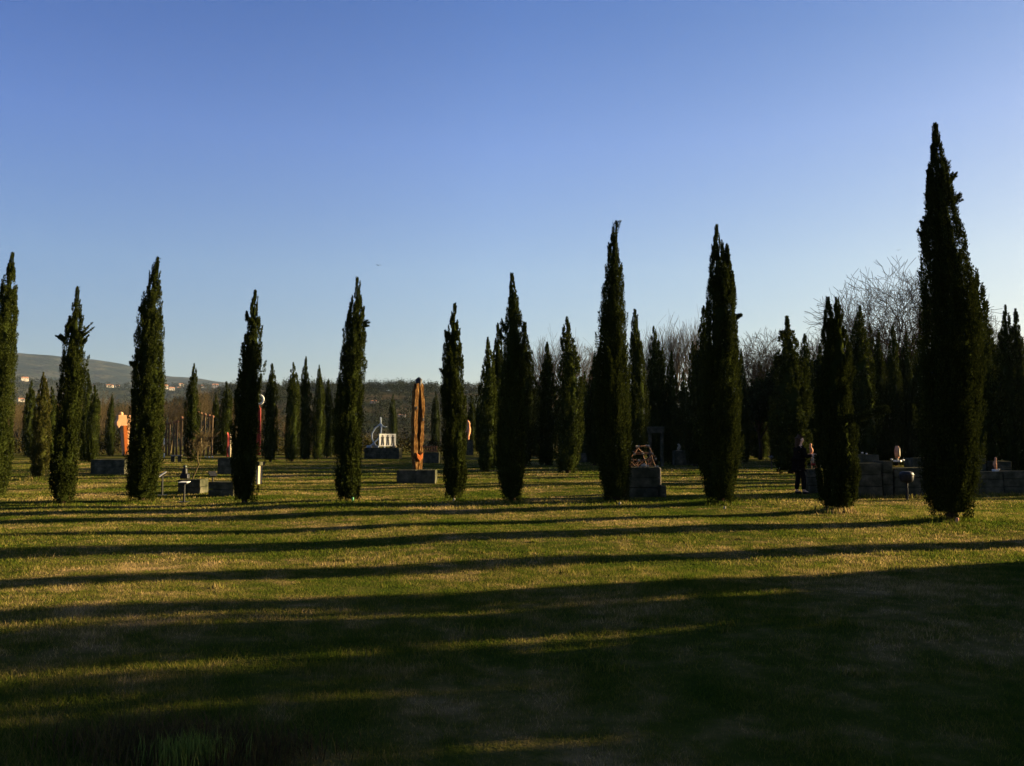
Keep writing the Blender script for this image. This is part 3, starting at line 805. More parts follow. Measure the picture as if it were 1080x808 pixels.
# woodland on the ridge and the slopes
rng = np.random.default_rng(91)
parts = []
def wood(n, d0, d1, az0, az1, hfun, size, nclump, nleaf, leaf):
    for i in range(n):
        a = math.atan((rng.uniform(az0, az1) - 540) / F); d = math.sqrt(rng.uniform(d0 * d0, d1 * d1))
        x, y = d * math.sin(a), d * math.cos(a); z = hfun(x, y)
        h = size * rng.uniform(.6, 1.25)
        parts.append(crown_cloud(rng, (x, y, z + h * .35), h * .55, h * .55, h * .6, nclump, nleaf, leaf, .4))
wood(1300, 290, 640, -60, 1140, HN, 7.5, 9, 18, .8)
wood(1000, 560, 650, -60, 1140, HN, 7.0, 9, 16, .9)
wood(1500, 1250, 2050, -80, 700, HM, 12, 7, 9, 2.4)
v, f = join(parts)
tag(link('woodland', mesh_np('woodland', v, f, M['wood_far'])), 'dense winter woodland covering the ridge and slopes', 'woodland', kind='stuff')

# houses on the slopes
def make_house():
    root = empty('house', (0, 0, 0))
    MB().box((0, 0, 2.6), (11, 8, 7.6)).build('wall', M['wall'], root)
    r = MB(); r.add([(-6, -4.7, 6.3), (6, -4.7, 6.3), (6, 4.7, 6.3), (-6, 4.7, 6.3), (-4.5, 0, 8.8), (4.5, 0, 8.8)],
                    [(0, 1, 5, 4), (1, 2, 5), (2, 3, 4, 5), (3, 0, 4), (3, 2, 1, 0)])
    r.build('roof', M['roof'], root)
    for x in (-3.4, 0, 3.4):
        MB().box((x, -4.02, 4.6), (1.1, .12, 1.5)).build('window', M['pane'], root)
    return root
house0 = make_house(); HK = list(house0.children)
HS = [(47, 394, 'M', .8, 'tiny lone house high on the far slope at the left'), (26, 402, 'M', 1.2, 'pale house left of the yellowish cypress'), (22, 424, 'M', .9, 'small bright house low on the slope near the left edge'),
      (83, 411, 'M', .8, 'small pale house just right of the spurred cypress'), (96, 409, 'M', 1.0, 'pale house above the touching cypress pair'), (103, 410, 'M', .7, 'second small house above the touching cypress pair'),
      (115, 410, 'M', 1.5, 'largest pale house left of the broad cypress'), (124, 409, 'M', .9, 'small dim house between the largest pale house and the broad cypress'),
      (173, 410, 'M', 1.3, 'bright house just right of the broad cypress'), (181, 412, 'M', 1.0, 'lower bright house right of the broad cypress'), (189, 411, 'M', .8, 'third bright house right of the broad cypress'),
      (191, 407, 'M', .9, 'bright house highest on the slope left of the pointed post row cypress'), (214, 409, 'M', .9, 'bright house right of the pointed cypress among the posts'), (227, 409, 'M', 1.2, 'bright wide house left of the slim cypress'),
      (10, 409, 'M', .9, 'small house beside the left edge cypress'), (395, 424, 'N', 1.0, 'long pale house in the woods left of the totem'), (424, 438, 'N', .8, 'dim reddish house low in the woods beside the totem')]
first = True
for i, (px, py, w, s_, lab) in enumerate(HS):
    if first: r = house0; first = False
    else:
        r = house0.copy(); COL.objects.link(r)
        for c_ in HK:
            q = c_.copy(); COL.objects.link(q); q.parent = r
    hf = HM if w == 'M' else HN; d0, d1 = (1150, 2000) if w == 'M' else (300, 620)
    best = None
    for d in np.linspace(d0, d1, 160):
        x, y, z = at_depth(px, py, d)
        e = abs(hf(x, y) + 3 - z)
        if best is None or e < best[0]: best = (e, x, y)
    x, y = best[1], best[2]
    k_ = s_ * (.85 if w == 'M' else .32)
    lift = 3.5 if w == 'M' else 2.4
    r.location = (x, y, hf(x, y) + lift); r.scale = (k_ * 1.15, k_, k_ * (.9 if w == 'M' else .5)); r.rotation_euler = (0, 0, rr_.uniform(.35, .9))
    tag(r, lab, 'house', 'houses on the distant slopes')

# ------------------------------------------------------------------ stone blocks (pedestals)
def gpos(px, py):
    x, y = G(px, py); return x, y, float(gz(x, y))
def pedestal(x0, x1, ytop, ybase, label, depth=None, courses=3, name='stone_pedestal', mat='tuff', seed=0, cat='pedestal'):
    rg = random.Random(int(x0 * 7 + ytop))
    x, y, z = gpos((x0 + x1) / 2, ybase)
    w = (x1 - x0) / F * y; h = (hz(x0, ytop, y) - 0.0)
    dp = depth or max(w * .6, .7)
    root = empty(name, (x, y + dp / 2, z - .02)); tag(root, label, cat, 'tuff blocks carrying the sculptures')
    ch = h / courses
    for k_ in range(courses):
        mb = MB(); n = max(1, int(round(w / 1.0)))
        sh = 0 if k_ % 2 == 0 else .5
        cuts = [-.5] + sorted([-.5 + (i + (1 - sh * .9 if sh else 1) * (1 if not sh else 1)) / (n) * 1.0 for i in range(n - 1)]) + [.5] if n > 1 else [-.5, .5]
        for a_, b_ in zip(cuts[:-1], cuts[1:]):
            g_ = .012
            mb.box((((a_ + b_) / 2) * w, rg.uniform(-.015, .015), ch * (k_ + .5)), ((b_ - a_) * w - g_, dp * rg.uniform(.97, 1.0), ch - .010), jit=.008, rng=rg)
        mb.build('stone_course', M['tuff'] if mat == 'tuff' else M[mat], root, bevel=.014)
    return root, x, y, z, w, h, dp
pedestal(95, 131, 484, 500, 'long low stone block behind the broad cypress on its left', courses=2)
pedestal(187, 211, 505, 521, 'stone block with a dark box shaped bust, under the pointed cypress', courses=2)
pedestal(219, 246, 507, 523, 'stone block left of the slim cypress foot', courses=2)
pedestal(229, 244, 483, 501, 'farther stone block behind, left of the slim cypress', courses=2)
pedestal(384, 421, 472, 484, 'low stone block under the white panel and wire sculpture', courses=2)
pedestal(418, 459, 495, 510, 'stone block carrying the tall wooden totem', courses=1)
pedestal(443, 463, 477, 489, 'stone block right behind the wooden totem', courses=1)
pedestal(488, 499, 464, 480, 'stone block with the lumpy pale statue behind the shortest front cypress', courses=2)
pedestal(611, 633, 478, 488, 'low stone block left of the tall smooth cypress', courses=1)
P10 = pedestal(664, 696, 493, 525, 'large stone block carrying the iron lattice sculpture', depth=.95)
pedestal(696.6, 703, 513, 526, 'small stone step against the right side of the lattice pedestal', depth=.8, courses=1)
pedestal(712, 736, 475, 491, 'stone block with a small pale bust between lattice and forked tip cypress', courses=2)
pedestal(854, 868, 495, 521, 'narrow stone block in front of the standing person', courses=3)
pedestal(903, 931, 489, 526, 'leftmost big stone block right of the forked branch cypress')
pedestal(932, 943, 487, 525, 'narrow stone block between two big ones under the leaf sculpture')
pedestal(944, 988, 494, 525, 'wide stone block behind the black information stand')
pedestal(963, 985, 482, 512, 'higher stone block behind the wide one beside the tallest cypress')
pedestal(910, 928, 480, 512, 'farther stone block with small white pebbles on top', courses=3)
pedestal(1022, 1059, 497, 522, 'big stone block right of the tallest cypress')
pedestal(1060, 1100, 497, 522, 'big stone block cut by the right edge of the photo')
pedestal(1026, 1041, 480, 508, 'farther block behind, close to the right of the tallest cypress')
pedestal(1052, 1068, 486, 508, 'farther block behind the orange figurine')

# stone table right of the slim cypress
x, y, z = gpos(263, 512)
t = empty('stone_table', (x, y + .4, z)); tag(t, 'stone table with a pale lit leg beside the slim cypress', 'table')
s1 = 1 / F * y
MB().box((0, 0, hz(263, 490, y) ), (20 * s1, .7, .14)).build('table_top', M['tuff'], t, bevel=.02)
for sx in (-1, 1): MB().box((sx * 6.5 * s1, 0, (hz(263, 490, y) - .07) / 2), (2.6 * s1, .5, hz(263, 490, y) - .074)).build('leg', M['pale_stone'], t, bevel=.015)

# information lecterns
def lectern(px, ybase, ytop, panel_w, face, label, mat='white', lean=.0, tilt=35):
    x, y, z = gpos(px, ybase); h = hz(px, ytop, y)
    r = empty('information_stand', (x, y, z), face); tag(r, label, 'sign', 'information stands by the sculptures')
    pm = MB(); pm.tube([(0, 0, 0), (lean * h, 0, h * .9)], .028, 10); pm.box((0, 0, .01), (.26, .26, .02)); pm.build('post', M['black'], r)
    rot = Matrix.Rotation(rad(tilt), 3, 'X')
    pn = MB().box((lean * h, 0, h * .93), (panel_w, .26, .02), rot).build('panel', M[mat], r, bevel=.005)
    MB().box((lean * h, .02, h * .93 - .035), (panel_w * .7, .2, .03), rot).build('bracket', M['black'], pn)
    return r
lectern(171, 522, 498, .24, rad(-60), 'information stand with white tilted panel right of the broad cypress foot', lean=-.12)
lectern(194, 527, 504, .24, rad(0), 'black post stand with a thin white panel edge before the stone block', mat='white', tilt=4)
lectern(224, 514, 499, .26, rad(40), 'small dark tilted stand between two stone blocks at the left', mat='black')
lectern(814, 496, 482, .34, rad(20), 'small distant dark stand left of the standing person', mat='black')
# black bowl shaped stand
x, y, z = gpos(957, 528)
r = empty('litter_bin', (x, y, z)); tag(r, 'dark round bin on a post in front of the wide stone block', 'bin')
hh = hz(957, 498, y)
bb_ = MB().lathe([(.12, hh - .30), (.17, hh - .24), (.185, hh - .1), (.17, hh - .03), (.11, hh)], 18).build('bin_body', M['black'], r, smooth=True)
MB().tube([(0, 0, -.02), (0, 0, hh - .28)], .03, 10).build('post', M['black'], r)
MB().lathe([(.19, hh - .10), (.195, hh - .085), (.19, hh - .07)], 18).build('rim', M['black'], bb_, smooth=True)

# ------------------------------------------------------------------ sculptures
# wooden totem: two carved boards leaning together
x, y, z = gpos(437, 510); y += .9
s1 = y / F
zt = lambda py: hz(437, py, y)
t = empty('wooden_totem', (x, y, z + zt(496) - .05)); tag(t, 'tall reddish wooden totem of two carved boards with a dark tip', 'sculpture'); t.rotation_euler = (0, 0, rad(36)); t.scale = (.92, 1.1, 1)
b0 = zt(496) - .0
def board(pts, name, th, yoff=0):
    mb = MB(); poly = [((p - 437) * s1, zt(q) - b0 + .05) for p, q in pts]
    # subdivide the outline for a hewn edge
    rg = random.Random(len(pts)); out = []
    for i in range(len(poly)):
        a, b = poly[i], poly[(i + 1) % len(poly)]
        for j in range(4):
            u = j / 4; out.append((a[0] * (1 - u) + b[0] * u + rg.uniform(-.028, .028), a[1] * (1 - u) + b[1] * u))
    mb.prism(out, yoff - th / 2, yoff + th / 2); return mb.build(name, M['wood_red'], t, bevel=.02)
board([(433.5, 405), (436.6, 404), (436.4, 430), (434.6, 455), (436.4, 476), (436.8, 496), (432.4, 496), (431.0, 474), (430.6, 440), (431.8, 415)], 'carved_board', .22)
bd = board([(439, 404), (442.5, 405), (444.4, 425), (444.2, 455), (442.4, 476), (441.8, 496), (438, 496), (438.2, 476), (438.6, 460), (440.8, 440), (439.6, 420)], 'carved_board', .22)
MB().prism([((p - 437) * s1, zt(q) - b0 + .05) for p, q in [(433, 477), (437.5, 480), (442.2, 476.5), (441.5, 483), (437.5, 487), (433.8, 483)]], -.16, .16).build('painted_collar', M['orange'], t, bevel=.03)
MB().tube([(.02, 0, zt(470) - b0), (.04, 0, zt(420) - b0), (.05, 0, zt(406) - b0), (.05, 0, zt(399) - b0), (.05, 0, zt(396.5) - b0)], [.03, .05, .11, .15, .04], 10).build('dark_tip', M['black'], t, smooth=True)
for p, q in ((433.7, 429), (442.3, 441)):
    MB().box(((p - 437) * s1, -.105, zt(q) - b0), (.07, .05, .12)).build('carved_hole', M['black'], t, bevel=.01)

# wire sculpture shaped like a pointed loop
x, y, z = gpos(396, 484); y += 1.0; s1 = y / F
zt = lambda py: hz(396, py, y)
top = zt(472)
t = empty('loop_sculpture', (x, y, z + top)); tag(t, 'grey metal loop sculpture with a stem and side arm beside the white panel', 'sculpture')
L = lambda pts: [((p - 396) * s1, 0, zt(q) - top) for p, q in pts]
MB().tube(L([(399.2, 440), (399.4, 446), (398, 448), (393.5, 451.5), (390.4, 457), (390.2, 462), (391.5, 465.5), (394, 469), (395, 471.8)]), .065, 8).build('left_curve', M['grey_metal'], t, smooth=True)
MB().tube(L([(399.4, 446), (400, 452), (399.6, 458), (397, 462.5), (393.5, 466), (390.5, 469), (387, 471.2)]), .065, 8).build('right_curve', M['grey_metal'], t, smooth=True)
MB().tube(L([(399.4, 447), (401.5, 449.3), (404, 450.3), (406, 450)]), [.06, .05, .04, .03], 8).build('side_arm', M['grey_metal'], t, smooth=True)
MB().box(((387.5 - 396) * s1, 0, .10), (5 * s1, .4, .2)).build('foot_plate', M['grey_metal'], t, bevel=.02)
MB().box(((395 - 396) * s1, 0, .10), (5 * s1, .4, .2)).build('foot_plate', M['grey_metal'], t, bevel=.02)

# white panel with three dark dancing figures
x, y, z = gpos(407.5, 484); y += .5; s1 = y / F
zt = lambda py: hz(407, py, y)
top = zt(472.5)
t = empty('figure_panel', (x, y, z + top)); tag(t, 'white rectangular panel with three dark figures standing on a stone block', 'sculpture'); t.rotation_euler = (0, 0, rad(42)); s1 *= 1.35
pan_ = MB().box((0, 0, zt(464) - top), (15.4 * s1, .12, 13 * s1 / 1.35)).build('panel', M['white'], t, bevel=.01)
MB().box((-2.5 * s1, 0, (zt(470.6) - top) / 2), (.10, .08, max(.05, zt(470.6) - top))).build('post', M['grey_metal'], t)
for i in (-1, 0, 1):
    cx = i * 4.7 * s1; zc = zt(464) - top; u = s1 / 1.2
    m = MB()
    m.lathe([(.01, 0), (.7 * u, .3 * u), (.85 * u, .9 * u), (.6 * u, 1.5 * u), (.02, 1.7 * u)], 10, (cx, -.085, zc + 3.0 * u), 1, .25)
    m.prism([(cx - 1.7 * u, zc + 2.8 * u), (cx + 1.6 * u, zc + 3.0 * u), (cx + .9 * u, zc + .9 * u), (cx + 1.5 * u, zc - .9 * u), (cx - 1.3 * u, zc - 1.0 * u), (cx - .9 * u, zc + .9 * u)], -.09, -.064)
    m.prism([(cx + .1 * u, zc - 1.1 * u), (cx + 1.4 * u, zc - 1.1 * u), (cx + 1.7 * u, zc - 2.8 * u), (cx + 1.5 * u, zc - 4.8 * u), (cx + .4 * u, zc - 4.8 * u), (cx + .7 * u, zc - 2.8 * u)], -.09, -.064)
    m.prism([(cx - 1.2 * u, zc - 1.1 * u), (cx - .05 * u, zc - 1.1 * u), (cx - .2 * u, zc - 3.0 * u), (cx - .8 * u, zc - 4.9 * u), (cx - 1.8 * u, zc - 4.9 * u), (cx - 1.3 * u, zc - 2.9 * u)], -.09, -.064)
    m.build('dark_figure', M['black'], pan_)

# rocks beside the panel
def rock(px, py, d, r, mat, label, seed, name='rock'):
    rg = random.Random(seed); x, y, z = at_depth(px, py, d)
    mb = MB(); pr = []
    for i in range(7):
        u = i / 6; pr.append((r * math.sin(PI * max(.04, min(.96, u))) * rg.uniform(.85, 1.15), r * (-math.cos(PI * u)) * .75))
    mb.lathe(pr, 9)
    for i, p in enumerate(mb.v): mb.v[i] = tuple(c_ + rg.uniform(-.12, .12) * r for c_ in p)
    o = mb.build(name, M[mat], None, (x, y, z), smooth=False, bevel=r * .08)
    return tag(o, label, 'rock')
ydp = G(396, 484)[1] + .25
rock(395, 470.4, ydp, .20, 'pale_stone', 'grey round rock at the foot of the loop sculpture', 2)
rock(416, 470.9, ydp, .22, 'pale_stone', 'pale rock at the right end of the block under the white panel', 3)

# low reddish rail on the block behind the totem
x, y, z = gpos(453, 489); y += .6; s1 = y / F; top = hz(453, 477, y)
t = empty('iron_rail_sculpture', (x, y, z + top)); tag(t, 'low rusty barred sculpture on the block right behind the totem', 'sculpture')
for i in range(6): MB().box(((-6.5 + i * 2.6) * s1, 0, 3.2 * s1), (.06, .06, 6.4 * s1)).build('bar', M['rust'], t)
for zz in (1.2, 5.6): MB().box((0, -.045, zz * s1), (14.5 * s1, .03, .07)).build('rail', M['rust'], t)

# pale lumpy statue behind the shortest front cypress
def blob_statue(name, px, pyb, pyt, d, wpx, mat, label, seed, base=None):
    rg = random.Random(seed); x, y, z = at_depth(px, pyb, d); h = hz(px, pyt, d) - z; w = wpx / F * d
    root = empty(name, (x, y, z)); tag(root, label, 'sculpture')
    segs = [(.0, .5), (.12, .55), (.25, .85), (.42, 1.0), (.55, .8), (.66, .62), (.74, .42), (.80, .55), (.9, .6), (.97, .35), (1, .05)]
    mb = MB(); pr = [(w / 2 * r * rg.uniform(.8, 1.15), h * t_) for t_, r in segs]
    mb.lathe(pr, 12, sy=.7)
    for i, p in enumerate(mb.v): mb.v[i] = (p[0] + math.sin(p[2] / h * 7 + seed) * w * .12, p[1], p[2])
    mb.build('figure', M[mat], root, smooth=True, sub=1)
    MB().box((0, 0, -.02), (w * 1.25, w * .9, .07)).build('base', M[base or mat], root, bevel=.01)
    return root
d = G(493, 480)[1] + .4
blob_statue('stone_statue', 493.5, 464.5, 443, d, 7, 'terracotta', 'lumpy pinkish statue half hidden by the shortest front cypress', 3, 'pale_stone')
d = G(716, 491)[1] + .5
blob_statue('stone_bust', 716, 475, 468, d, 4.5, 'pale_stone', 'small pale bust on the block right of the iron lattice', 4)
blob_statue('stone_bust', 729, 475, 470, d, 4.0, 'tuff', 'small grey bust at the right end of the block beside the forked tip cypress', 6)
d = G(946, 525)[1] + .3
# leaf shaped sculpture
x, y, z = at_depth(946.5, 487, G(938, 525)[1] + .35)
t = empty('leaf_sculpture', (x, y, z)); tag(t, 'upright leaf shaped terracotta sculpture on the stone blocks at the right', 'sculpture'); t.rotation_euler = (0, 0, rad(48)); t.scale = (1.35, 1, 1)
u = y / F
leafp = [(-.4, 3.5), (-1.8, 6), (-2.7, 9), (-2.4, 12), (-1.2, 14.5), (0, 16.8), (1.2, 14.6), (2.3, 12), (2.6, 9), (1.8, 6), (.5, 3.5)]
MB().prism([(a * u, b * u) for a, b in leafp], -.05, .05).build('leaf', M['terracotta'], t, bevel=.02)
MB().prism([(a * u * .45 - .015, b * u * .8 + 2.2 * u) for a, b in leafp], -.085, -.052).build('leaf_relief', M['pale_stone'], t, bevel=.01)
MB().tube([(0, 0, .02), (0, 0, 4 * u)], .035, 8).build('stem', M['pale_stone'], t)
MB().box((.01, 0, .02), (4.4 * u, .2, .05)).build('base', M['white'], t, bevel=.01)
for px, py, r_, lab in ((952.5, 485.5, .042, 'small white ball shaped stone right of the leaf sculpture'), (940.5, 484.6, .035, 'small white stone left of the leaf sculpture'),
                        (909.5, 477.6, .04, 'leftmost white pebble on the farther block'), (914, 478.6, .035, 'right white pebble on the farther block')):
    rock(px, py, G(px, 525)[1] + .25 if px > 920 else G(px, 512)[1] + .3, r_, 'white', lab, int(px), 'pebble')
d = G(1050, 522)[1] + .35
blob_statue('clay_figurine', 1050, 495.5, 482, d, 4.6, 'terracotta', 'orange clay figurine on the stone block at the right edge', 8, 'white')
rock(1053.5, 495.0, d - .1, .03, 'white', 'tiny white stone at the foot of the orange clay figurine', 4, 'pebble')
# items on the block before the person
d = G(861, 521)[1] + .25
blob_statue('clay_figurine', 857.5, 489, 479.5, d, 3.4, 'pale_stone', 'pale pointed figurine on a red slab in front of the person', 9, 'red')
blob_statue('clay_figurine', 860.8, 494.0, 486, d + .15, 3.0, 'terracotta', 'dim clay figurine on the narrow block beside the person', 10)
blob_statue('bronze_head', 855.5, 479, 467.5, d + .4, 4.6, 'terracotta', 'small lumpy bronze figure higher up in front of the person', 12)
# the rod that carries the small figure
x, y, z = at_depth(855.5, 479, d + .4)
tag(MB().tube([(0, 0, 0), (0, 0, z - .03 - 0)], .02, 8).build('iron_rod', M['rust'], None, (x, y, 0)), 'thin iron rod carrying the small lumpy bronze figure', 'rod')

# iron lattice sculpture
root_, x, y, z, w, h, dp = P10
t = empty('lattice_sculpture', (x + .03, y + dp / 2, z + h - .015)); tag(t, 'rusty lattice pyramid of crossed iron bars with pale joint knobs on the large block', 'sculpture')
u = (y + dp / 2) / F; rg = random.Random(44)
HH = 25 * u
nodes = []
for lv, (n_, ww) in enumerate([(4, 14.5), (4, 12.5), (3, 9), (2, 5)]):
    zz = HH * (lv + .02) / 3.6
    for i in range(n_):
        fx = (-1 + 2 * i / (n_ - 1)) * ww * u if n_ > 1 else 0
        for sy in (-1, 1): nodes.append((fx + rg.uniform(-.03, .03), sy * .26 * (1 - lv * .18), zz + rg.uniform(-.02, .04), lv))
mb = MB()
for i, a in enumerate(nodes):
    for b in nodes[i + 1:]:
        dd = math.dist(a[:3], b[:3])
        if abs(a[3] - b[3]) <= 1 and dd < 13 * u and rg.random() < .62:
            mb.tube([a[:3], b[:3]], .013, 5)
mb.build('iron_bars', M['rust'], t)
mb = MB()
for a in nodes:
    if rg.random() < .7: mb.box((a[0], a[1], a[2]), (.05, .05, .06), Matrix.Rotation(rg.uniform(0, 3), 3, 'X'))
mb.build('joint_knobs', M['pale_stone'], t)
rock(679, 491.5, y + .12, .09, 'pale_stone', 'pale stone on the front edge of the lattice pedestal', 5)
# tall stone slab by the right side, lit by the sun
x2, y2, z2 = gpos(699.5, 523); y2 += 1.0
tag(MB().box((0, 0, hz(699, 494, y2) / 2), (.16, .5, hz(699, 494, y2)), taper=.96).build('stone_slab', M['pale_stone'], None, (x2, y2, z2), bevel=.015), 'narrow pale upright slab lit at the right side of the lattice pedestal', 'slab')
# olive frame behind
x2, y2, z2 = gpos(692, 492)
t = empty('stone_gateway', (x2, y2, z2)); tag(t, 'square topped olive gateway sculpture behind the iron lattice', 'sculpture'); u = y2 / F
zh = lambda q: hz(692, q, y2)
MB().box((0, 0, (zh(450) + zh(457)) / 2), (17 * u, .5, zh(450) - zh(457))).build('lintel', M['pale_stone'] if False else M['tuff'], t, bevel=.03)
for sx in (-1, 1): MB().box((sx * 6.2 * u, 0, zh(457) / 2), (2.6 * u, .4, zh(457) - .004)).build('leg', M['tuff'], t, bevel=.02)

# apricot tower sculpture, far left
x, y, z = gpos(129, 482); u = y / F; zh = lambda q: hz(129, q, y)
t = empty('apricot_sculpture', (x, y, z)); tag(t, 'bright apricot tower sculpture left of the broad cypress', 'sculpture'); t.rotation_euler = (0, 0, rad(35)); t.scale = (1.15, 1, 1)
MB().prism([(-5.6 * u, zh(438)), (5 * u, zh(438)), (5 * u, zh(447)), (4 * u, zh(480)), (.5 * u, zh(480)), (-1.2 * u, zh(458)), (-3 * u, zh(449)), (-4.6 * u, zh(452)), (-5.2 * u, zh(451)), (-6.6 * u, zh(448.5)), (-6.8 * u, zh(445.5)), (-5.6 * u, zh(442.5))], -.6, .6).build('body', M['apricot'], t, bevel=.05)
MB().prism([(-1.0 * u, zh(449)), (2.6 * u, zh(449)), (3.4 * u, zh(479)), (1.2 * u, zh(479))], -.68, -.61).build('orange_stripe', M['orange'], t)
MB().lathe([(.14, 0), (.2, .12), (.16, .3), (.03, .38)], 10, (-2.2 * u, 0, zh(438) - .02)).build('knob', M['apricot'], t, smooth=True)
# red sculpture with white ring
x, y, z = gpos(271, 480); u = y / F; zh = lambda q: hz(271, q, y)
t = empty('ring_sculpture', (x, y, z)); tag(t, 'red upright sculpture with a white ring on top behind the slim cypress', 'sculpture')
MB().prism([(-1 * u, 0), (3.4 * u, 0), (3.8 * u, zh(466)), (3.0 * u, zh(430)), (.2 * u, zh(430)), (-.6 * u, zh(466))], -.12, .12).build('red_slab', M['red'], t, bevel=.03)
pts = [(1.6 * u + 4.2 * u * math.cos(a), 0, zh(421.5) + 4.6 * u * math.sin(a)) for a in np.linspace(-1.9, 1.9, 15)]
MB().tube(pts, .12, 8).build('white_ring', M['white'], t, smooth=True)
MB().tube([(1.6 * u, 0, zh(431)), (1.6 * u, 0, zh(424))], .05, 8).build('stem', M['red'], t)
# red and white small statue
x, y, z = gpos(241.5, 482); u = y / F; zh = lambda q: hz(241, q, y)
t = empty('striped_sculpture', (x, y, z)); tag(t, 'slim pale statue with a red back left of the slim cypress', 'sculpture')
MB().prism([(-2.4 * u, 0), (-.7 * u, 0), (-.9 * u, zh(460)), (-2.0 * u, zh(456))], -.2, .2).build('red_back', M['red'], t, bevel=.03)
MB().lathe([(1.1 * u, 0), (1.5 * u, zh(474)), (1.0 * u, zh(468)), (1.3 * u, zh(463)), (.9 * u, zh(459)), (.3 * u, zh(457))], 10, (.8 * u, 0, 0)).build('pale_body', M['pale_stone'], t, smooth=True)
# dark bust on the left block
x, y, z = at_depth(195, 505, G(199, 521)[1] + .5)
t = empty('dark_bust', (x, y, z)); tag(t, 'black squared bust on the stone block under the pointed cypress', 'sculpture'); u = y / F
MB().box((0, 0, 2.6 * u), (8.6 * u, .22, 5.2 * u), taper=.9).build('shoulders', M['black'], t, bevel=.03)
hd_ = MB().box((-.2 * u, 0, 8.0 * u), (5.2 * u, .17, 6.8 * u), taper=.8).build('head', M['black'], t, bevel=.04)
MB().box((0, 0, 12.9 * u), (3.8 * u, .17, 2.8 * u), taper=.7).build('crest', M['bronze'], hd_, bevel=.03)
# small bare sapling right of it
v, f = bare_mesh(55, 2.2, .9, .8, 4, .035)
x, y, z = gpos(202, 507)
tag(link('sapling', mesh_np('sapling', v, f, M['pale_bark']), None, (x, y, z)), 'thin leafless sapling right of the black bust', 'tree')

# row of wooden posts
pr = random.Random(3)
post_me = None
for i in range(17):
    px = 158 + i * 4.1 + pr.uniform(-.8, .8); yb = 480.5; yt = 452 - i * 1.25 + pr.uniform(-2, 2) if px < 203 else 434 + (px - 203) * .25
    x, y, z = gpos(px, yb); hgt = hz(px, yt, y)
    if post_me is None:
        r = empty('wooden_post', (0, 0, 0))
        a = MB().tube([(0, 0, 0), (.02, 0, .5), (-.015, 0, 1.0)], [.12, .105, .095], 8).build('shaft', M['post_wood'], r, smooth=True)
        b = MB().lathe([(.10, .96), (.18, .975), (.19, 1.0), (.13, 1.02), (.03, 1.03)], 10).build('cap', M['rust'], r, smooth=True)
        post_me = (r, a, b)
    else:
        r = post_me[0].copy(); COL.objects.link(r)
        for q0 in post_me[1:]:
            q = q0.copy(); COL.objects.link(q); q.parent = r
    r.location = (x, y, z); r.scale = (1, 1, hgt); r.rotation_euler = (0, 0, pr.uniform(0, 6))
    tag(r, 'tall capped wooden post in the row between the broad cypress and the slim cypress', 'post', 'row of tall capped wooden posts')
# small white things along that row
wl = [(172.5, 470, 462, 'slim white figurine on the left among the wooden posts'), (168, 483, 478, 'left of two tiny white figurines right of the broad cypress'), (173, 483, 478, 'right of two tiny white figurines right of the broad cypress'),
      (222.5, 450, 445, 'upper white figurine hanging by the posts near the thin cypress'), (222.5, 461, 455, 'lower white figurine hanging by the posts near the thin cypress')]
for i, (px, b, tp, lab) in enumerate(wl[:3]):
    x, y, z = gpos(px, 484); u = y / F
    r = empty('white_figurine', (x, y, z)); tag(r, lab, 'sculpture')
    hb = max(.03, hz(px, b, y)); ht_ = hz(px, tp, y)
    MB().tube([(0, 0, 0), (0, 0, hb)], .03, 6).build('rod', M['black'], r)
    MB().lathe([(.04, hb), (.09, hb + (ht_ - hb) * .3), (.05, hb + (ht_ - hb) * .6), (.07, hb + (ht_ - hb) * .85), (.02, ht_)], 8).build('figure', M['white'], r, smooth=True)
x, y, z = gpos(186, 487); u = y / F
tt = empty('stone_bench', (x, y, z)); tag(tt, 'low pale bench under the posts at the left', 'bench')
MB().box((0, 0, .5), (9.5 * u, .5, .10)).build('seat', M['pale_stone'], tt, bevel=.01)
for sx in (-1, 1): MB().box((sx * 3.6 * u, 0, .223), (.2, .4, .445)).build('leg', M['tuff'], tt)
for i, px in enumerate((217, 220.5, 224)):
    rock(px, 482, G(px, 483)[1], .09, 'white', ('left', 'middle', 'right')[i] + ' one of three small white stones near the thin cypress by the posts', i + 30, 'pebble')

# pegs and tree tubes at the feet of the front trees
for px, py, mat, lab, hgt in ((372.5, 530, 'green_plastic', 'pale green tube at the foot of the cypress left of the white panel', 5), (479, 528.5, 'pale_stone', 'pale peg at the foot of the shortest front cypress', 3.2),
                              (1006.5, 552, 'terracotta', 'pale orange peg at the foot of the tallest cypress', 5), (653, 532, 'pale_stone', 'pale peg at the foot of the tall smooth cypress', 3),
                              (763, 536, 'pale_stone', 'pale peg at the foot of the forked tip cypress', 2.6)):
    x, y, z = gpos(px, py); y -= .1; u = y / F
    tag(MB().tube([(0, 0, -.02), (0.005, 0, hgt * u * .6), (.01, 0, hgt * u)], [.03, .032, .026], 9).build('marker_peg', M[mat], None, (x, y, z), smooth=True), lab, 'peg')

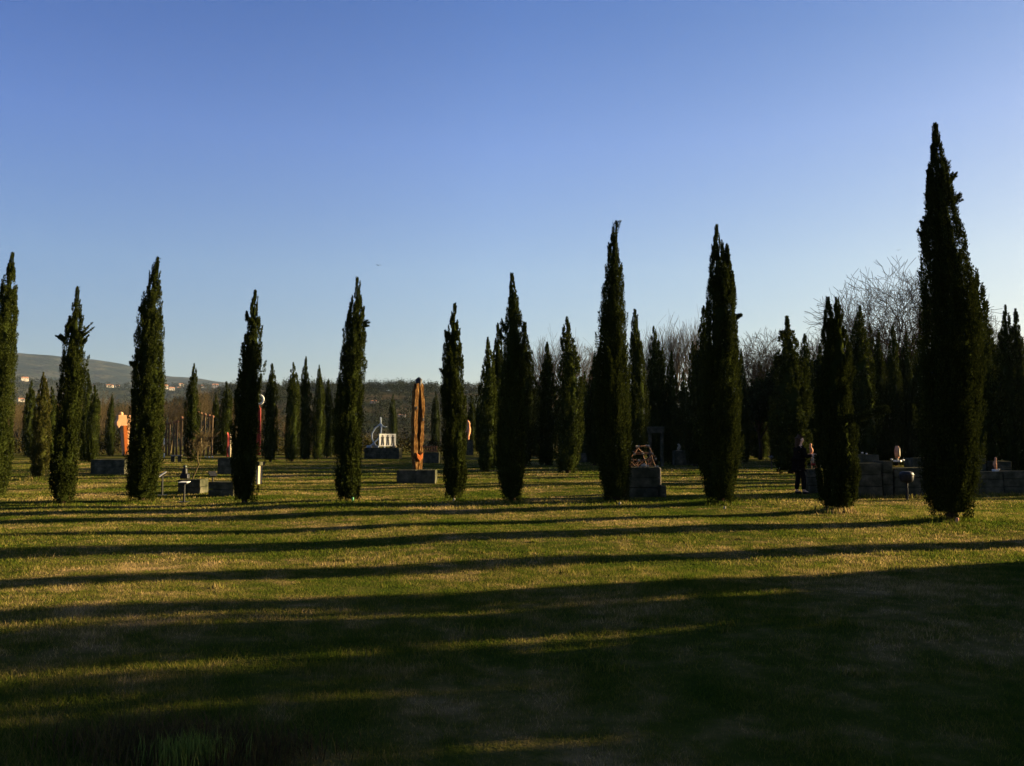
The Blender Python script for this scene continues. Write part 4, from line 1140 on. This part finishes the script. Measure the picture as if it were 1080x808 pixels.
# ------------------------------------------------------------------ person
def skin_mesh(name, verts, edges, radii, mat, parent, root=0, sub=2):
    me = bpy.data.meshes.new(name); me.from_pydata(verts, edges, []); me.update()
    o = bpy.data.objects.new(name, me); COL.objects.link(o)
    o.modifiers.new('skin', 'SKIN').use_smooth_shade = True
    for i, v_ in enumerate(me.skin_vertices[0].data):
        r_ = radii[i]; v_.radius = (r_, r_) if not hasattr(r_, '__len__') else r_
        v_.use_root = (i == root)
    s_ = o.modifiers.new('sub', 'SUBSURF'); s_.levels = s_.render_levels = sub
    dg = bpy.context.evaluated_depsgraph_get(); dg.update()
    m2 = bpy.data.meshes.new_from_object(o.evaluated_get(dg)); m2.name = name
    bpy.data.objects.remove(o)
    m2.materials.clear(); m2.materials.append(mat)
    for p in m2.polygons: p.use_smooth = True
    return link(name, m2, parent)
def person(px, ybase, facing, label):
    x, y, z = gpos(px, ybase)
    root = empty('person', (x, y, z), facing); tag(root, label, 'person')
    # figure faces +X locally; y is its left
    V = [(0, 0, .93), (.0, 0, 1.08), (.02, 0, 1.25), (.04, 0, 1.40), (.055, 0, 1.48), (.075, 0, 1.55)]
    R = [.13, .12, .13, .11, .055, .052]
    E = [(0, 1), (1, 2), (2, 3), (3, 4), (4, 5)]
    def chain(start, pts, rs):
        p = start
        for q, r_ in zip(pts, rs):
            V.append(q); R.append(r_); E.append((p, len(V) - 1)); p = len(V) - 1
        return p
    chain(0, [(-.01, .09, .86), (.03, .10, .50), (-.04, .10, .09), (.10, .11, .05)], [.085, .058, .04, .035])
    chain(0, [(.01, -.09, .86), (.10, -.10, .50), (.10, -.10, .09), (.24, -.11, .05)], [.085, .058, .04, .035])
    lh = chain(3, [(.04, .18, 1.40), (.10, .22, 1.14), (.34, .16, 1.12), (.40, .14, 1.13)], [.055, .042, .03, .024])
    rh = chain(3, [(.04, -.18, 1.40), (.12, -.22, 1.14), (.36, -.17, 1.18), (.42, -.15, 1.20)], [.055, .042, .03, .024])
    for hnd, sy in ((lh, 1), (rh, -1)):
        hx, hy, hz_ = V[hnd]
        pc = chain(hnd, [(hx + .035, hy - .005 * sy, hz_ + .005)], [.026])
        for k_, (oy, ln) in enumerate(((-.026, .052), (-.009, .062), (.009, .058), (.026, .045))):
            chain(pc, [(hx + .07, hy + oy, hz_ + .01), (hx + .07 + ln * .5, hy + oy, hz_ + .004), (hx + .07 + ln * .8, hy + oy * .9, hz_ - .02)], [.010, .009, .008])
        chain(hnd, [(hx + .02, hy - .035 * sy, hz_ + .01), (hx + .055, hy - .045 * sy, hz_ + .022)], [.011, .009])
    # head with face
    chain(5, [(.085, 0, 1.63), (.09, 0, 1.69)], [(.088, .078), (.078, .075)])
    chain(len(V) - 1, [(.085, 0, 1.735)], [.05])
    hd = len(V) - 3
    chain(hd, [(.172, 0, 1.625), (.192, 0, 1.610)], [.016, .011])       # nose
    chain(hd, [(.135, 0, 1.555)], [.032])                                # chin
    chain(hd, [(.08, .085, 1.63)], [.016]); chain(hd, [(.08, -.085, 1.63)], [.016])
    skin_mesh('body', V, E, R, M['skin'], root, 0, 2)
    # coat
    CV = [(0, 0, .88), (0, 0, 1.05), (.02, 0, 1.25), (.035, 0, 1.39), (.05, 0, 1.47), (.03, .19, 1.39), (.10, .23, 1.14), (.33, .165, 1.12), (.03, -.19, 1.39), (.12, -.23, 1.14), (.35, -.175, 1.175), (-.01, 0, .72)]
    CE = [(0, 1), (1, 2), (2, 3), (3, 4), (3, 5), (5, 6), (6, 7), (3, 8), (8, 9), (9, 10), (0, 11)]
    CR = [.18, .165, .17, .15, .075, .085, .072, .05, .085, .072, .05, .20]
    skin_mesh('coat', CV, CE, CR, M['coat'], root, 0, 2)
    TV = [(0, 0, .88), (-.01, .09, .80), (.03, .10, .50), (-.04, .10, .12), (.01, -.09, .80), (.10, -.10, .50), (.10, -.10, .12)]
    skin_mesh('trousers', TV, [(0, 1), (1, 2), (2, 3), (0, 4), (4, 5), (5, 6)], [.14, .105, .078, .07, .105, .078, .07], M['trousers'], root, 0, 2)
    for fx, fy in ((-.04, .105), (.10, -.105)):
        skin_mesh('shoe', [(fx - .05, fy, .045), (fx + .05, fy, .045), (fx + .16, fy, .035)], [(0, 1), (1, 2)], [.05, .048, .04], M['shoe'], root, 0, 2)
    skin_mesh('hair', [(.05, 0, 1.70), (.085, 0, 1.755), (.125, 0, 1.745), (.0, 0, 1.66), (-.02, 0, 1.56), (-.035, 0, 1.45), (-.03, 0, 1.36)], [(0, 1), (1, 2), (0, 3), (3, 4), (4, 5), (5, 6)], [.085, .065, .045, .088, .085, .075, .045], M['hair'], root, 0, 2)
    e = MB()
    for sy in (-1, 1): e.lathe([(.001, -.009), (.008, -.005), (.010, 0), (.008, .005), (.001, .009)], 8, (.158, sy * .032, 1.655))
    e.build('eyes', M['black'], root, smooth=True)
    e = MB(); e.tube([(.158, -.022, 1.578), (.166, 0, 1.576), (.158, .022, 1.578)], .006, 6); e.build('lips', M['terracotta'], root, smooth=True)
    return root
person(843, 521.5, rad(8), 'person in a dark coat with long hair, hands held forward, facing the stone block')
# phone in the hands
x, y, z = gpos(843, 521.5)
tag(MB().box((0, 0, 0), (.012, .15, .075)).build('phone', M['white'], None, (x + .50 * math.cos(rad(8)), y + .50 * math.sin(rad(8)) , z + 1.165), bevel=.004), 'small pale phone held in the hands of the person', 'phone')

# ------------------------------------------------------------------ birds
def bird(px, py, d, s_, rz, label):
    x, y, z = at_depth(px, py, d)
    r = empty('bird', (x, y, z), rz); tag(r, label, 'bird'); r.scale = (s_, s_, s_)
    mb = MB(); mb.tube([(-.18, 0, 0), (-.10, 0, 0), (0, 0, 0), (.09, 0, .01), (.15, 0, .02), (.19, 0, .015)], [.012, .03, .05, .04, .028, .006], 8)
    mb.add([(-.16, .02, 0), (-.16, -.02, 0), (-.27, -.05, 0), (-.27, .05, 0), (-.16, 0, .012)], [(0, 1, 2, 3), (0, 3, 4), (4, 2, 1), (4, 3, 2)])
    for sy in (-1, 1):
        mb.add([(.07, sy * .03, .01), (-.07, sy * .03, .01), (-.04, sy * .22, .10), (.09, sy * .22, .11), (-.06, sy * .42, .04), (.0, sy * .45, .04), (0, sy * .2, .125)],
               [(0, 1, 2, 3), (3, 2, 4, 5), (0, 3, 6), (6, 2, 1), (3, 5, 6)])
    mb.build('body', M['bronze'], r)
bird(399, 280, 110, 1.0, rad(-60), 'tiny dark bird in the blue sky above the white panel')
bird(947.5, 264, 120, .9, rad(70), 'tiny faint bird beside the top of the largest leafless tree')

# ------------------------------------------------------------------ haze
hb = MB().box((0, 0, 259), (13400, 13400, 526)).build('haze', M['black'])
hm, nt = new_mat('thin_haze')
pv = nd(nt, 'ShaderNodeVolumePrincipled'); pv.inputs['Color'].default_value = (.55, .72, 1.0, 1); pv.inputs['Density'].default_value = 0.00003
pv.inputs['Anisotropy'].default_value = 0.2
o = nd(nt, 'ShaderNodeOutputMaterial'); nt.links.new(pv.outputs[0], o.inputs['Volume'])
hb.data.materials.clear(); hb.data.materials.append(hm)
tag(hb, 'thin evening haze that fades the far hills', 'haze', kind='stuff')

# ------------------------------------------------------------------ light
sv = Vector((math.sin(SUN_AZ) * math.cos(SUN_EL), math.cos(SUN_AZ) * math.cos(SUN_EL), math.sin(SUN_EL)))
sd = bpy.data.lights.new('sun', 'SUN'); sd.energy = 5.0; sd.angle = rad(.55); sd.color = (1.0, .77, .42)
so = bpy.data.objects.new('sun', sd); COL.objects.link(so); so.rotation_euler = sv.to_track_quat('Z', 'Y').to_euler()
w = bpy.data.worlds.new('World'); scene.world = w; w.use_nodes = True
nt = w.node_tree; nt.nodes.clear(); Lk = nt.links.new
sky = nd(nt, 'ShaderNodeTexSky'); sky.sky_type = 'NISHITA'; sky.sun_disc = False
sky.sun_elevation = SUN_EL; sky.sun_rotation = SUN_AZ; sky.air_density = 1.0; sky.dust_density = 1.1; sky.ozone_density = 2.2; sky.altitude = 0
hsn = nd(nt, 'ShaderNodeHueSaturation'); hsn.inputs['Saturation'].default_value = 1.0
bg = nd(nt, 'ShaderNodeBackground'); bg.inputs['Strength'].default_value = 0.05
ow = nd(nt, 'ShaderNodeOutputWorld')
tint = nd(nt, 'ShaderNodeMix'); tint.data_type = 'RGBA'; tint.blend_type = 'MULTIPLY'; tint.inputs[0].default_value = 1.0
wtc = nd(nt, 'ShaderNodeTexCoord'); wsx = nd(nt, 'ShaderNodeSeparateXYZ'); Lk(wtc.outputs['Generated'], wsx.inputs[0])
wr = ramp(nt, [(0.0, (.46, .45, .47)), (0.08, (.475, .47, .505)), (0.2, (.57, .575, .64)), (0.34, (.50, .55, .77)), (0.5, (.28, .41, .69))])
Lk(wsx.outputs['Z'], wr.inputs['Fac']); Lk(wr.outputs['Color'], tint.inputs[7])
Lk(sky.outputs[0], hsn.inputs['Color']); Lk(hsn.outputs[0], tint.inputs[6]); wdt = nd(nt, 'ShaderNodeVectorMath', operation='DOT_PRODUCT'); wdt.inputs[1].default_value = (math.sin(SUN_AZ), math.cos(SUN_AZ), 0); Lk(wtc.outputs['Generated'], wdt.inputs[0])
wm = nd(nt, 'ShaderNodeMapRange'); wm.inputs['From Min'].default_value = -1; wm.inputs['From Max'].default_value = 1; Lk(wdt.outputs['Value'], wm.inputs['Value'])
wr2 = ramp(nt, [(0.0, (.70, .76, .92)), (.37, (.80, .84, .95)), (.63, (1.10, 1.06, 1.05)), (.86, (1.0, .90, .78)), (1.0, (1, .88, .74))]); Lk(wm.outputs[0], wr2.inputs['Fac'])
t2 = nd(nt, 'ShaderNodeMix'); t2.data_type = 'RGBA'; t2.blend_type = 'MULTIPLY'; t2.inputs[0].default_value = 1.0
Lk(tint.outputs[2], t2.inputs[6]); Lk(wr2.outputs['Color'], t2.inputs[7]); Lk(t2.outputs[2], bg.inputs['Color']); Lk(bg.outputs[0], ow.inputs['Surface'])

# ------------------------------------------------------------------ camera
cd = bpy.data.cameras.new('camera'); cd.sensor_fit = 'HORIZONTAL'; cd.sensor_width = 36; cd.lens = 36 * F / 1080; cd.clip_start = .05; cd.clip_end = 20000
co = bpy.data.objects.new('camera', cd); COL.objects.link(co)
co.location = (0, 0, CAMH + 0.0); co.rotation_euler = (PI / 2 + PITCH, 0, 0)
scene.camera = co
scene.view_settings.view_transform = 'Standard'; scene.view_settings.look = 'None'; scene.view_settings.gamma = 1; scene.view_settings.use_curve_mapping = False
scene.view_settings.exposure = 2.55
scene.render.resolution_x = 1024; scene.render.resolution_y = 766
